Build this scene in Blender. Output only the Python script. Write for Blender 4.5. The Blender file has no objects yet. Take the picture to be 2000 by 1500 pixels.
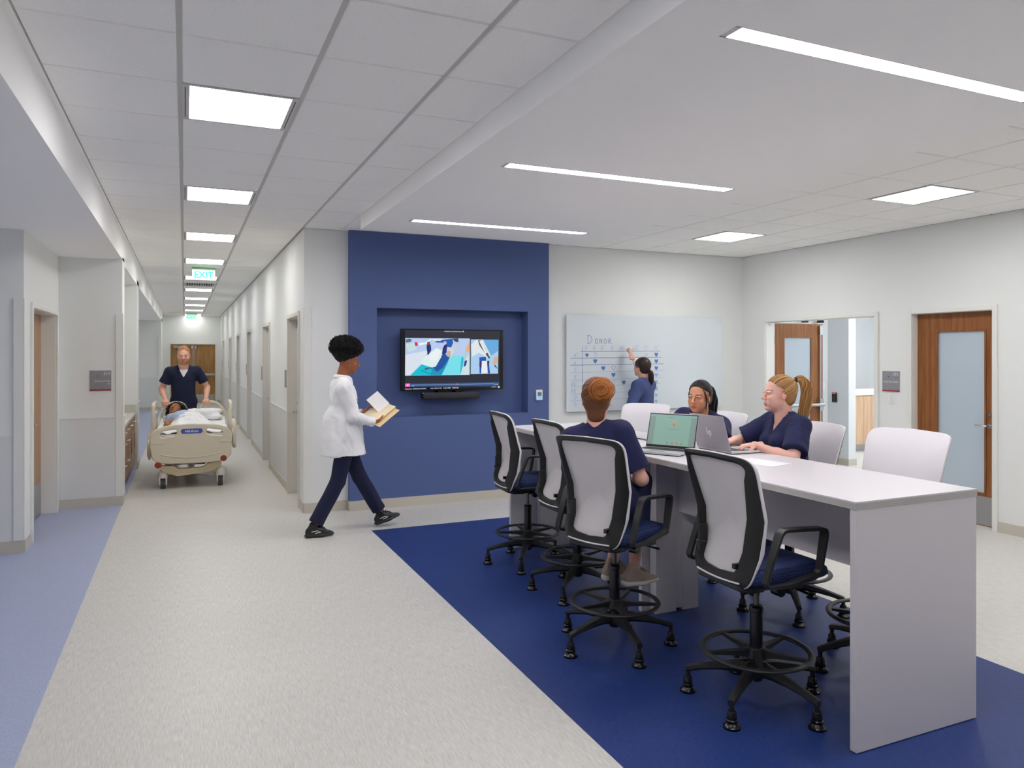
import bpy, bmesh, math, random
import numpy as np
from mathutils import Vector, Matrix, Euler
PI = math.pi
R = math.radians
rnd = random.Random(7)
S = bpy.context.scene
COL = S.collection

# ---------------------------------------------------------------- camera
F_PX, HOR = 1442.0, 692.0
YAW = math.atan(640.0 / F_PX)
cd = bpy.data.cameras.new('camera')
cam = bpy.data.objects.new('camera', cd)
COL.objects.link(cam)
cam.location = (0, 0, 1.70)
cam.rotation_euler = (R(90), 0, -YAW)
cd.sensor_width = 36.0
cd.sensor_fit = 'HORIZONTAL'
cd.lens = 36.0 * F_PX / 2000.0
cd.shift_x = 0.0
cd.shift_y = (HOR - 750.0) / 2000.0
cd.clip_start = 0.05
cd.clip_end = 200
S.camera = cam
# ---------------------------------------------------------------- world, exposure
W = bpy.data.worlds.new('world')
S.world = W
W.use_nodes = True
W.node_tree.nodes['Background'].inputs[0].default_value = (0.8, 0.9, 1.0, 1)
W.node_tree.nodes['Background'].inputs[1].default_value = 0.35
S.view_settings.view_transform = 'Standard'
S.view_settings.look = 'None'
S.view_settings.gamma = 1.0
S.view_settings.use_curve_mapping = False
S.view_settings.exposure = 0.0
S.cycles.max_bounces = 14
S.cycles.diffuse_bounces = 9
S.cycles.glossy_bounces = 4
LAMP_CORR = 19.5     # corridor troffers
LAMP_ROOM = 25.0     # troffers over the waiting side
LAMP_LINE = 40.0     # linear slots in the soffit
LAMP_BACK = 30.0     # rooms beyond the doors

# ---------------------------------------------------------------- helpers
def lin(c):
    return tuple((v / 255 / 12.92) if v / 255 <= 0.04045 else ((v / 255 + 0.055) / 1.055) ** 2.4 for v in c)

MATS = {}
def mat(name, col, rough=0.5, metal=0.0, spec=0.5, bump=0.0, bscale=200.0, vary=0.0, vscale=(5, 5, 5),
        emis=None, estr=0.0, trans=0.0, attr=None, sheen=0.0, col2=None, vdetail=3.0):
    if name in MATS:
        return MATS[name]
    m = bpy.data.materials.new(name)
    m.use_nodes = True
    nt = m.node_tree
    b = nt.nodes['Principled BSDF']
    c = lin(col)
    b.inputs['Base Color'].default_value = (*c, 1)
    b.inputs['Roughness'].default_value = rough
    b.inputs['Metallic'].default_value = metal
    b.inputs['Specular IOR Level'].default_value = spec
    b.inputs['Transmission Weight'].default_value = trans
    if sheen:
        b.inputs['Sheen Weight'].default_value = sheen
    if attr:
        a = nt.nodes.new('ShaderNodeVertexColor')
        a.layer_name = attr
        nt.links.new(a.outputs['Color'], b.inputs['Base Color'])
    tc = nt.nodes.new('ShaderNodeTexCoord')
    if vary or col2:
        mp = nt.nodes.new('ShaderNodeMapping')
        mp.inputs['Scale'].default_value = vscale
        nz = nt.nodes.new('ShaderNodeTexNoise')
        nz.inputs['Scale'].default_value = 1.0
        nz.inputs['Detail'].default_value = vdetail
        nt.links.new(tc.outputs['Object'], mp.inputs['Vector'])
        nt.links.new(mp.outputs['Vector'], nz.inputs['Vector'])
        rp = nt.nodes.new('ShaderNodeValToRGB')
        c2 = lin(col2) if col2 else tuple(x * (1 - vary) for x in c)
        c1 = c if col2 else tuple(min(1, x * (1 + vary * 0.6)) for x in c)
        rp.color_ramp.elements[0].position = 0.36
        rp.color_ramp.elements[1].position = 0.64
        rp.color_ramp.elements[0].color = (*c2, 1)
        rp.color_ramp.elements[1].color = (*c1, 1)
        nt.links.new(nz.outputs['Fac'], rp.inputs['Fac'])
        if attr:
            mx = nt.nodes.new('ShaderNodeMix')
            mx.data_type = 'RGBA'
            mx.blend_type = 'MULTIPLY'
            mx.inputs['Factor'].default_value = 1.0
            nt.links.new(a.outputs['Color'], mx.inputs['A'])
            rp.color_ramp.elements[0].color = (1 - vary, 1 - vary, 1 - vary, 1)
            rp.color_ramp.elements[1].color = (1, 1, 1, 1)
            nt.links.new(rp.outputs['Color'], mx.inputs['B'])
            nt.links.new(mx.outputs['Result'], b.inputs['Base Color'])
        else:
            nt.links.new(rp.outputs['Color'], b.inputs['Base Color'])
    if bump:
        n2 = nt.nodes.new('ShaderNodeTexNoise')
        n2.inputs['Scale'].default_value = bscale
        n2.inputs['Detail'].default_value = 4
        bp = nt.nodes.new('ShaderNodeBump')
        bp.inputs['Strength'].default_value = bump
        bp.inputs['Distance'].default_value = 0.002
        nt.links.new(tc.outputs['Object'], n2.inputs['Vector'])
        nt.links.new(n2.outputs['Fac'], bp.inputs['Height'])
        nt.links.new(bp.outputs['Normal'], b.inputs['Normal'])
    if emis:
        b.inputs['Emission Color'].default_value = (*lin(emis), 1)
        b.inputs['Emission Strength'].default_value = estr
    MATS[name] = m
    return m

class MB:
    """collects geometry for ONE mesh object"""
    def __init__(s):
        s.v, s.f, s.m, s.cur = [], [], [], 0
    def add(s, vs, fs):
        o = len(s.v)
        s.v += [tuple(p) for p in vs]
        for f in fs:
            s.f.append(tuple(i + o for i in f))
            s.m.append(s.cur)
        return s
    def box(s, x0, x1, y0, y1, z0, z1):
        if x0 > x1: x0, x1 = x1, x0
        if y0 > y1: y0, y1 = y1, y0
        if z0 > z1: z0, z1 = z1, z0
        return s.add([(x0, y0, z0), (x1, y0, z0), (x1, y1, z0), (x0, y1, z0), (x0, y0, z1), (x1, y0, z1), (x1, y1, z1), (x0, y1, z1)],
                     [(0, 3, 2, 1), (4, 5, 6, 7), (0, 1, 5, 4), (1, 2, 6, 5), (2, 3, 7, 6), (3, 0, 4, 7)])
    def quad(s, a, b, c, d):
        return s.add([a, b, c, d], [(0, 1, 2, 3)])
    def loft(s, rings, cap=True, closed=False):
        n = len(rings[0])
        vs = [p for r in rings for p in r]
        fs = []
        m = len(rings)
        for i in range(m if closed else m - 1):
            i2 = (i + 1) % m
            for j in range(n):
                k = (j + 1) % n
                fs.append((i * n + j, i * n + k, i2 * n + k, i2 * n + j))
        if cap and not closed:
            fs.append(tuple(reversed(range(n))))
            fs.append(tuple((m - 1) * n + j for j in range(n)))
        return s.add(vs, fs)
    def cyl(s, p0, p1, r0, r1=None, n=16):
        return s.tube([p0, p1], [r0, r0 if r1 is None else r1], n)
    def tube(s, pts, r, n=10, flat=1.0, up=None, closed=False):
        pts = [Vector(p) for p in pts]
        if not hasattr(r, '__len__'):
            r = [r] * len(pts)
        m = len(pts)
        rings = []
        prev = None
        for i, p in enumerate(pts):
            if closed:
                t = pts[(i + 1) % m] - pts[i - 1]
            else:
                t = pts[min(i + 1, m - 1)] - pts[max(i - 1, 0)]
            t.normalize()
            if prev is None:
                u = Vector(up) if up else (Vector((0, 0, 1)) if abs(t.z) < 0.9 else Vector((1, 0, 0)))
            else:
                u = prev
            u = u - t * u.dot(t)
            if u.length < 1e-5:
                u = t.orthogonal()
            u.normalize()
            prev = u
            w = t.cross(u)
            rings.append([p + (w * math.cos(a) + u * math.sin(a) * flat) * r[i] for a in [2 * PI * j / n for j in range(n)]])
        return s.loft(rings, closed=closed)
    def lathe(s, prof, c=(0, 0, 0), n=24):
        rings = [[(c[0] + rr * math.cos(2 * PI * j / n), c[1] + rr * math.sin(2 * PI * j / n), c[2] + z) for j in range(n)] for rr, z in prof]
        return s.loft(rings)
    def prism(s, poly, a, b, axis='y'):
        def P(u, v, w):
            return {'y': (u, w, v), 'x': (w, u, v), 'z': (u, v, w)}[axis]
        return s.loft([[P(u, v, a) for u, v in poly], [P(u, v, b) for u, v in poly]])
    def xform(s, M):
        s.v = [tuple(M @ Vector(p)) for p in s.v]
        return s
    def mesh(s, name, mats, smooth=False, ang=35):
        me = bpy.data.meshes.new(name)
        me.from_pydata(s.v, [], s.f)
        if not isinstance(mats, (list, tuple)):
            mats = [mats]
        for m in mats:
            me.materials.append(m)
        me.polygons.foreach_set('material_index', s.m)
        bm = bmesh.new()
        bm.from_mesh(me)
        bmesh.ops.recalc_face_normals(bm, faces=bm.faces)
        bm.to_mesh(me)
        bm.free()
        if smooth:
            me.polygons.foreach_set('use_smooth', [True] * len(me.polygons))
            me.set_sharp_from_angle(angle=R(ang))
        me.update()
        return me
    def build(s, name, mats, parent=None, smooth=False, bevel=0.0, seg=2, ang=35, **kw):
        o = bpy.data.objects.new(name, s.mesh(name, mats, smooth, ang))
        COL.objects.link(o)
        if parent:
            o.parent = parent
        if bevel:
            bv = o.modifiers.new('bevel', 'BEVEL')
            bv.width = bevel
            bv.segments = seg
            bv.limit_method = 'ANGLE'
            bv.angle_limit = R(40)
        tag(o, **kw)
        return o

def tag(o, label=None, cat=None, group=None, kind=None):
    if label: o['label'] = label
    if cat: o['category'] = cat
    if group: o['group'] = group
    if kind: o['kind'] = kind
    return o

def empty(name, loc=(0, 0, 0), rz=0.0, label=None, cat=None, group=None, kind=None):
    o = bpy.data.objects.new(name, None)
    COL.objects.link(o)
    o.empty_display_size = 0.1
    o.location = loc
    o.rotation_euler = (0, 0, rz)
    return tag(o, label, cat, group, kind)

def copy_tree(o, parent=None):
    c = o.copy()
    COL.objects.link(c)
    c.parent = parent
    for ch in list(o.children):
        copy_tree(ch, c)
    return c

def obj(name, me, parent=None, **kw):
    o = bpy.data.objects.new(name, me)
    COL.objects.link(o)
    if parent: o.parent = parent
    return tag(o, **kw)

def struct(name, mb, m, parent=None, **kw):
    return mb.build(name, m, parent, kind='structure' if parent is None else None, **kw)

def text_mesh(txt, size, depth, m, font_shear=0.0, align='LEFT', spacing=1.0, ext=0.0):
    cu = bpy.data.curves.new('t', 'FONT')
    cu.body = txt
    cu.size = size
    cu.extrude = depth
    cu.offset = ext
    cu.shear = font_shear
    cu.align_x = align
    cu.space_character = spacing
    cu.resolution_u = 3
    o = bpy.data.objects.new('t', cu)
    COL.objects.link(o)
    dg = bpy.context.evaluated_depsgraph_get()
    me = bpy.data.meshes.new_from_object(o.evaluated_get(dg))
    bpy.data.objects.remove(o)
    me.materials.clear()
    me.materials.append(m)
    return me

def text(name, txt, size, loc, rot, m, parent=None, depth=0.0005, align='LEFT', shear=0.0, spacing=1.0, ext=0.0, label=None):
    o = obj(name, text_mesh(txt, size, depth, m, shear, align, spacing, ext), parent, label=label)
    o.location = loc
    o.rotation_euler = rot
    return o

def plate(outlines, ext, bev, m, res=2):
    """2-D outline with holes -> rounded slab mesh in XY"""
    cu = bpy.data.curves.new('p', 'CURVE')
    cu.dimensions = '2D'
    cu.fill_mode = 'BOTH'
    cu.extrude = ext
    cu.bevel_depth = bev
    cu.bevel_resolution = res
    for ol in outlines:
        sp = cu.splines.new('POLY')
        sp.points.add(len(ol) - 1)
        for i, (x, y) in enumerate(ol):
            sp.points[i].co = (x, y, 0, 1)
        sp.use_cyclic_u = True
    o = bpy.data.objects.new('p', cu)
    COL.objects.link(o)
    dg = bpy.context.evaluated_depsgraph_get()
    me = bpy.data.meshes.new_from_object(o.evaluated_get(dg))
    bpy.data.objects.remove(o)
    me.materials.clear()
    me.materials.append(m)
    me.polygons.foreach_set('use_smooth', [True] * len(me.polygons))
    me.set_sharp_from_angle(angle=R(40))
    return me

def rrect(x0, x1, y0, y1, r, n=6):
    pts = []
    for cx, cy, a0 in ((x1 - r, y0 + r, -90), (x1 - r, y1 - r, 0), (x0 + r, y1 - r, 90), (x0 + r, y0 + r, 180)):
        for i in range(n + 1):
            a = R(a0 + 90 * i / n)
            pts.append((cx + r * math.cos(a), cy + r * math.sin(a)))
    return pts

# ---------------------------------------------------------------- materials
def floor_mat(name, col, col2, xs, ys, fine=0.5):
    m = bpy.data.materials.new(name)
    m.use_nodes = True
    nt = m.node_tree
    b = nt.nodes['Principled BSDF']
    tc = nt.nodes.new('ShaderNodeTexCoord')
    outs = []
    for sc, dt in (((xs, ys, 1), 2.0), ((xs * 0.4, ys * 0.5, 1), 3.0)):
        mp = nt.nodes.new('ShaderNodeMapping')
        mp.inputs['Scale'].default_value = sc
        nz = nt.nodes.new('ShaderNodeTexNoise')
        nz.inputs['Scale'].default_value = 1
        nz.inputs['Detail'].default_value = dt
        nz.inputs['Roughness'].default_value = 0.65
        nt.links.new(tc.outputs['Object'], mp.inputs['Vector'])
        nt.links.new(mp.outputs['Vector'], nz.inputs['Vector'])
        outs.append(nz)
    mx = nt.nodes.new('ShaderNodeMath')
    mx.operation = 'MULTIPLY_ADD'
    mx.inputs[1].default_value = 0.65
    nt.links.new(outs[0].outputs['Fac'], mx.inputs[0])
    m2 = nt.nodes.new('ShaderNodeMath')
    m2.operation = 'MULTIPLY'
    m2.inputs[1].default_value = 0.35
    nt.links.new(outs[1].outputs['Fac'], m2.inputs[0])
    nt.links.new(m2.outputs[0], mx.inputs[2])
    rp = nt.nodes.new('ShaderNodeValToRGB')
    rp.color_ramp.elements[0].position = 0.34
    rp.color_ramp.elements[1].position = 0.66
    rp.color_ramp.elements[0].color = (*lin(col2), 1)
    rp.color_ramp.elements[1].color = (*lin(col), 1)
    nt.links.new(mx.outputs[0], rp.inputs['Fac'])
    nt.links.new(rp.outputs['Color'], b.inputs['Base Color'])
    b.inputs['Roughness'].default_value = 0.42
    b.inputs['Specular IOR Level'].default_value = 0.35
    bp = nt.nodes.new('ShaderNodeBump')
    bp.inputs['Strength'].default_value = 0.12
    bp.inputs['Distance'].default_value = 0.001
    nt.links.new(outs[0].outputs['Fac'], bp.inputs['Height'])
    nt.links.new(bp.outputs['Normal'], b.inputs['Normal'])
    return m

M_FLOOR = floor_mat('floor_grey', (217, 215, 210), (184, 181, 176), 340, 16)
M_FLBLUE = floor_mat('floor_blue', (38, 62, 128), (22, 42, 98), 200, 30)
M_FLLAV = floor_mat('floor_lavender', (173, 181, 209), (148, 157, 189), 200, 60)
M_WALL = mat('wall_paint', (228, 230, 229), 0.75, bump=0.05, bscale=300)
M_WALL2 = mat('wainscot_sheet', (219, 220, 220), 0.5, bump=0.12, bscale=240)
M_BLUE = mat('blue_paint', (80, 98, 148), 0.7, bump=0.05, bscale=300)
M_BASE = mat('base_vinyl', (196, 190, 178), 0.5)
M_FRAME = mat('frame_paint', (228, 228, 224), 0.4)
M_FRAME_D = mat('frame_paint_taupe', (212, 209, 203), 0.45)
M_CEIL = mat('ceiling_tile', (250, 249, 247), 0.9, bump=0.25, bscale=500, vary=0.03, vscale=(90, 90, 90))
M_GRID = mat('ceiling_grid', (196, 194, 190), 0.5)
M_GRIDD = mat('ceiling_grid_recess', (84, 80, 74), 0.7)
M_SOFF = mat('soffit_paint', (250, 249, 249), 0.85)
M_DIFF = mat('lamp_diffuser', (255, 255, 255), 0.5, emis=(255, 253, 250), estr=LAMP_CORR)
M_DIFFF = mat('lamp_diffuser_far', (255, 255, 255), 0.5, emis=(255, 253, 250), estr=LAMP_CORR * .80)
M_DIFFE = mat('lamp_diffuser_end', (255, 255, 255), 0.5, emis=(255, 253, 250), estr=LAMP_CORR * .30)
M_DIFFR = mat('lamp_diffuser_room', (255, 255, 255), 0.5, emis=(255, 253, 250), estr=LAMP_ROOM)
M_DIFFL = mat('lamp_slot', (255, 255, 255), 0.5, emis=(255, 252, 255), estr=LAMP_LINE)
M_METALF = mat('white_metal', (205, 205, 205), 0.4)
M_STEEL = mat('brushed_steel', (175, 175, 175), 0.35, metal=0.9)
M_CHROME = mat('chrome', (205, 205, 205), 0.2, metal=1.0)
M_BLACK = mat('black_plastic', (30, 31, 32), 0.42, bump=0.08, bscale=900)
M_BLACKG = mat('black_gloss', (14, 14, 15), 0.25)
M_DARK = mat('dark_void', (26, 24, 24), 0.7)
M_LAM = mat('table_laminate', (211, 207, 211), 0.38)
M_LAMEDGE = mat('table_edge_grey', (176, 175, 172), 0.45)
M_WHITE = mat('white_plastic', (235, 235, 235), 0.4)
M_FABW = mat('white_upholstery', (238, 234, 238), 0.9, bump=0.3, bscale=1200)
M_MESHG = mat('grey_back_mesh', (216, 212, 216), 0.85, bump=0.6, bscale=1500, vary=0.06, vscale=(6, 3, 3))
M_TRIMW = mat('pale_edge_trim', (225, 225, 228), 0.35)
M_STONE = mat('stone_counter', (200, 196, 188), 0.35, vary=0.12, vscale=(70, 70, 70))

def wood_mat(name, c1, c2, sc=(26, 26, 1.6)):
    return mat(name, c1, 0.42, spec=0.4, col2=c2, vscale=sc, vdetail=6)
M_OAK = wood_mat('oak_veneer', (170, 128, 78), (146, 104, 58))
M_CHERRY = wood_mat('cherry_veneer', (150, 96, 52), (124, 74, 36), (30, 30, 2))
M_TAN = wood_mat('tan_veneer', (178, 142, 108), (160, 124, 92))
M_CAB = wood_mat('cabinet_veneer', (172, 124, 80), (148, 102, 62))
M_MAPLE = wood_mat('maple_slats', (222, 188, 156), (204, 168, 136))

# navy seat fabric with a small lattice weave
def seat_fabric():
    m = mat('navy_seat_fabric', (24, 38, 86), 0.85)
    nt = m.node_tree
    b = nt.nodes['Principled BSDF']
    tc = nt.nodes.new('ShaderNodeTexCoord')
    mp = nt.nodes.new('ShaderNodeMapping')
    mp.inputs['Scale'].default_value = (90, 130, 90)
    mp.inputs['Rotation'].default_value = (0, 0, R(45))
    ck = nt.nodes.new('ShaderNodeTexVoronoi')
    ck.inputs['Scale'].default_value = 1.0
    ck.inputs['Randomness'].default_value = 0.25
    rp = nt.nodes.new('ShaderNodeValToRGB')
    rp.color_ramp.elements[0].position = 0.30
    rp.color_ramp.elements[1].position = 0.62
    rp.color_ramp.elements[0].color = (*lin((34, 56, 116)), 1)
    rp.color_ramp.elements[1].color = (*lin((12, 20, 52)), 1)
    nt.links.new(tc.outputs['Object'], mp.inputs['Vector'])
    nt.links.new(mp.outputs['Vector'], ck.inputs['Vector'])
    nt.links.new(ck.outputs['Distance'], rp.inputs['Fac'])
    nt.links.new(rp.outputs['Color'], b.inputs['Base Color'])
    return m
M_SEAT = seat_fabric()

# frosted glass
M_FROST = mat('frosted_glass', (196, 208, 218), 0.22, trans=0.25, spec=0.5)
M_GLASSB = mat('whiteboard_glass', (214, 222, 228), 0.08, spec=0.6)
M_RED = mat('sign_red', (150, 20, 34), 0.5)
M_SIGN = mat('sign_grey', (140, 139, 145), 0.5, vary=0.05, vscale=(40, 40, 40))
M_SIGNTXT = mat('sign_text', (225, 225, 225), 0.5)
M_INK = mat('marker_ink_blue', (84, 122, 186), 0.6)
M_INKL = mat('marker_ink_pale', (150, 176, 212), 0.6)
# ================================================================ SETTING
ZC = 3.05
XL, XR = -0.64, 1.17          # corridor walls
YB = 8.03                     # blue wall face
YW = 8.12                     # white wall face
XW = 7.12                     # right wall face
YE = 28.0
YF = -4.0

struct('floor', MB().box(XL, 1.65, YF, YE + .2, -.1, 0).box(1.65, 4.08, 7.06, 8.4, -.1, 0).box(1.65, 4.08, YF, 1.15, -.1, 0).box(4.08, XW + .2, YF, 8.4, -.1, 0)
       .box(XW + .2, 13.2, 1.5, 11.2, -.1, 0), M_FLOOR, label='speckled light grey sheet floor of corridor and room')
struct('floor', MB().box(1.65, 4.08, 1.15, 7.06, -.1, 0), M_FLBLUE, label='deep blue floor field under the bar tables')
struct('floor', MB().box(-3.2, XL, YF, YE + .2, -.1, 0), M_FLLAV, label='lavender floor band along the left side of the corridor')

def wall_y(mb, y0, y1, x0, x1, z0, z1, holes=()):
    xs = sorted(set([x0, x1] + [h[0] for h in holes] + [h[1] for h in holes]))
    for a, b in zip(xs, xs[1:]):
        hs = [h for h in holes if h[0] <= a + 1e-6 and h[1] >= b - 1e-6]
        zz = [z0]
        for h in hs:
            if h[2] > zz[-1]: mb.box(a, b, y0, y1, zz[-1], h[2])
            zz.append(h[3])
        if zz[-1] < z1: mb.box(a, b, y0, y1, zz[-1], z1)
    return mb
def wall_x(mb, x0, x1, y0, y1, z0, z1, holes=()):
    t = MB()
    wall_y(t, x0, x1, y0, y1, z0, z1, holes)
    t.v = [(y, x, z) for x, y, z in t.v]
    mb.add(t.v, [tuple(reversed(f)) for f in t.f])
    return mb

# blue accent wall with recessed niche
nx0, nx1, nz0, nz1, nd = 1.936, 3.773, 1.0, 2.212, 0.18
b = MB()
wall_y(b, YB, YB + nd, 1.64, 4.055, 0, ZC, [(nx0, nx1, nz0, nz1)])
b.box(1.64, 4.055, YB + nd, YB + nd + .08, 0, ZC)
struct('wall_back', b, M_BLUE, label='blue accent wall with a recessed niche for the screen')
b = MB().box(XR, 1.64, YW, YW + .2, 0, ZC).box(4.055, XW + .15, YW, YW + .2, 0, ZC)
struct('wall_back', b, M_WALL, label='off-white wall either side of the blue wall')

# corridor right wall with doors
cdoors = [(8.47, 9.38), (11.55, 12.46), (14.82, 15.73), (18.02, 18.93), (21.4, 22.3), (25.2, 26.1)]
b = MB()
wall_x(b, XR, XR + .16, YW + .2, YE + .2, 0, ZC, [(a, c, 0, 2.13) for a, c in cdoors])
struct('wall_right_corridor', b, M_WALL, label='long off-white corridor wall with six recessed doors')
ys = [YW + .01] + [v for d in cdoors for v in (d[0] - .06, d[1] + .06)] + [YE]
for k in range(0, len(ys), 2):
    a, c = ys[k], ys[k + 1]
    if c - a < .05: continue
    if c - a > .3:
        struct('trim_%d' % (20 + k), MB().box(XR - .006, XR, a, c, .1, .985).box(XR - .012, XR, a, c, .985, 1.0), M_WALL2, label='wainscot sheet with cap on corridor wall')
    struct('baseboard_right', MB().box(XR - .01, XR, a, c, 0, .1), M_BASE)

# end wall with double door
b = MB()
wall_y(b, YE, YE + .15, -3.2, XR + .1, 0, ZC, [(-.44, 1.0, 0, 2.05)])
struct('wall_end', b, M_WALL, label='wall closing the far end of the corridor')
struct('baseboard_end', MB().box(-.64, -.5, YE - .01, YE, 0, .1).box(1.06, XR, YE - .01, YE, 0, .1), M_BASE)

# left side
b = MB()
b.box(-3.2, -1.26, 7.5, 7.66, 0, 2.80)
struct('wall_left', b, M_WALL, label='off-white wall nearest on the left, facing the camera')
b = MB()
wall_x(b, -1.56, -1.26, 7.66, 9.4, 0, 2.80, [(7.84, 9.22, 0, 2.12)])
struct('wall_left', b, M_WALL, label='short off-white wall with the simulation room door')
b = MB().box(-1.56, XL, 9.4, 9.73, 0, 2.80)
struct('wall_left', b, M_WALL, label='off-white wall end carrying sign 214')
b = MB().box(-1.6, -1.36, 9.73, 12.25, 0, 2.80)
struct('wall_left', b, M_WALL, label='back of the cabinet niche')
b = MB().box(-1.6, XL, 12.25, 12.7, 0, 2.80)
struct('wall_left', b, M_WALL, label='pier between cabinet niche and side opening')
b = MB().box(-1.9, -1.75, 12.7, 24.8, 0, 2.80).box(-1.9, XL, 24.8, 26.3, 0, 2.80).box(-.95, -.72, 26.3, YE, 0, ZC)
struct('wall_left', b, M_WALL, label='far recess wall on the left of the corridor')
b = MB().box(-3.2, XL, YF, 9.73, 2.77, ZC + .06).box(-3.2, XL, 9.73, 26.0, 2.73, ZC + .06)
struct('ceiling', b, M_SOFF, label='lowered plaster soffit along the left of the corridor')
struct('wall_far_left', MB().box(-3.4, -3.2, YF, 7.6, 0, ZC), M_WALL)
struct('wall_front', MB().box(-3.4, XW + .2, YF - .2, YF, 0, ZC), mat('unseen_wall_darkened', (150, 150, 152), .8))  # unseen wall behind the camera, grey darkened to cut light bounced forward
# wainscots, bases left
def wains(n, bx, y=True):
    struct('trim_%d' % n, bx, M_WALL2, label='wainscot sheet on left wall')
wains(1, MB().box(-3.2, -1.26, 7.492, 7.5, .1, .99).box(-3.2, -1.26, 7.488, 7.5, .99, 1.0))
wains(2, MB().box(-1.25, XL - .02, 9.393, 9.4, .1, .985).box(-1.25, XL - .02, 9.388, 9.4, .985, .995))
wains(3, MB().box(-1.7, XL - .03, 24.79, 24.8, .1, .985).box(-1.7, XL - .03, 24.78, 24.8, .985, 1.0))
wains(4, MB().box(XL, XL + .006, 9.4, 9.73, .1, .985).box(XL, XL + .014, 9.39, 9.73, .985, 1.0))
wains(5, MB().box(XL, XL + .006, 12.25, 12.7, .1, .985).box(XL, XL + .014, 12.25, 12.71, .985, 1.0))
struct('baseboard_left', MB().box(-3.2, -1.26, 7.49, 7.5, 0, .105).box(-1.26, -1.25, 7.49, 7.77, 0, .105), M_BASE)
struct('baseboard_left', MB().box(-1.25, XL, 9.385, 9.4, 0, .105).box(XL, XL + .012, 9.385, 9.73, 0, .105), M_BASE)
struct('baseboard_left', MB().box(XL, XL + .012, 12.25, 12.71, 0, .105), M_BASE)
struct('baseboard_left', MB().box(-1.75, XL + .01, 24.78, 24.8, 0, .105), M_BASE)
# corner guards
def guard(n, bx):
    struct('trim_%d' % n, bx, M_FRAME, label='vertical corner guard', bevel=.003)
guard(6, MB().box(-1.262, -1.252, 7.482, 7.585, .105, 2.18).box(-1.335, -1.262, 7.482, 7.499, .105, 2.18))
guard(7, MB().box(XL - .065, XL, 9.386, 9.398, .105, 2.16).box(XL, XL + .01, 9.386, 9.45, .105, 2.16))
guard(8, MB().box(XR, XR + .075, YW - .012, YW, .105, 2.2).box(XR - .01, XR, YW - .012, YW + .06, .105, 2.2))
guard(9, MB().box(XL - .09, XL, 24.77, 24.785, .105, 2.25))
# base on the back walls
struct('baseboard_back', MB().box(1.64, 4.065, YB - .012, YB, 0, .105).box(1.63, 1.64, YB - .012, YW, 0, .105)
       .box(XR, 1.63, YW - .012, YW, 0, .105).box(4.055, XW, YW - .012, YW, 0, .105), M_BASE)

# right wall with door openings
OP = (5.95, 7.66)
D2 = (4.62, 5.48)
b = MB()
wall_x(b, XW, XW + .15, YF, YW + .2, 0, ZC, [(D2[0], D2[1], 0, 2.13), (OP[0], OP[1], 0, 2.13)])
struct('wall_right', b, M_WALL, label='off-white right wall with sign 233 and two door openings')
struct('baseboard_right', MB().box(XW - .01, XW, YF, D2[0] - .06, 0, .1).box(XW - .01, XW, D2[1] + .06, OP[0] - .06, 0, .1)
       .box(XW - .01, XW, OP[1] + .06, YW, 0, .1), M_BASE)

# rooms beyond
b = MB()
b.box(XW + .15, 13.2, 5.62, 5.74, 0, 2.9)
b.box(XW + .15, 9.25, 8.60, 8.72, 0, 2.9).box(9.25, 9.40, 8.20, 11.0, 0, 2.9)
b.box(9.4, 13.2, 11.0, 11.2, 0, 2.9).box(13.0, 13.2, 1.5, 11.0, 0, 2.9).box(XW + .15, 13.2, 1.3, 1.5, 0, 2.9)
struct('wall_beyond', b, mat('wall_beyond_paint', (222, 225, 227), 0.7), label='cool white walls of the rooms beyond the right wall')
struct('baseboard_beyond', MB().box(9.24, 9.25, 8.2, 8.59, 0, .1).box(9.24, 9.41, 8.19, 8.2, 0, .1).box(XW + .15, 9.25, 8.59, 8.6, 0, .1), M_BASE)
struct('ceiling', MB().box(XW + .15, 13.2, 1.3, 11.2, 2.9, 3.0), M_SOFF, label='ceiling of the rooms beyond the right wall')
LBX = ((8.6, 9.2, 6.4, 7.0), (10.6, 11.4, 7.0, 7.6), (10.4, 11.4, 9.6, 9.9), (8.6, 9.2, 3.4, 4.8), (11, 11.6, 3.4, 4.8))
for q in LBX:
    MB().box(*q, 2.88, 2.9).build('ceiling_light', mat('lamp_beyond', (255, 255, 255), .5, emis=(246, 251, 255), estr=LAMP_BACK), None,
        label='flat ceiling light panel of the rooms beyond the right wall', cat='ceiling light', group='ceiling lights of the rooms beyond')

# ---------------------------------------------------------------- ceilings
b = MB().box(XL, 1.565, YF, YE + .2, ZC + .02, ZC + .1)
b.box(1.565, XW + .15, YF, 8.4, ZC + .02, ZC + .1)
ceil = struct('ceiling', b, M_GRIDD, label='suspended tile ceiling at corridor and room height')
xs = [-.62, -.02, .568, 1.16, 1.565]
ys = []
y = 2.80 - .61 * 11
while y < 12.5:
    ys.append(y); y += .61
while y < YE - .3:
    ys.append(y); y += .66
ys.append(YE)
def row_at(yy):
    return min(range(len(ys)), key=lambda i: abs(ys[i] - yy))
LROWS = [row_at(v) for v in (-.86, 1.58, 4.02, 6.46, 8.90, 11.34, 14.1, 16.65, 19.3, 21.9, 24.5, 27.1)]
VENTROW = row_at(15.35)
tiles = {}
def tile_mesh(w, l):
    k = (round(w, 3), round(l, 3))
    if k not in tiles:
        c = .004
        t = MB().loft([[(c, c, 0), (w - c, c, 0), (w - c, l - c, 0), (c, l - c, 0)],
                       [(0, 0, .006), (w, 0, .006), (w, l, .006), (0, l, .006)],
                       [(0, 0, .02), (w, 0, .02), (w, l, .02), (0, l, .02)]])
        tiles[k] = t.mesh('ceiling_tile', M_CEIL)
    return tiles[k]
far_tiles = MB()
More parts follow.
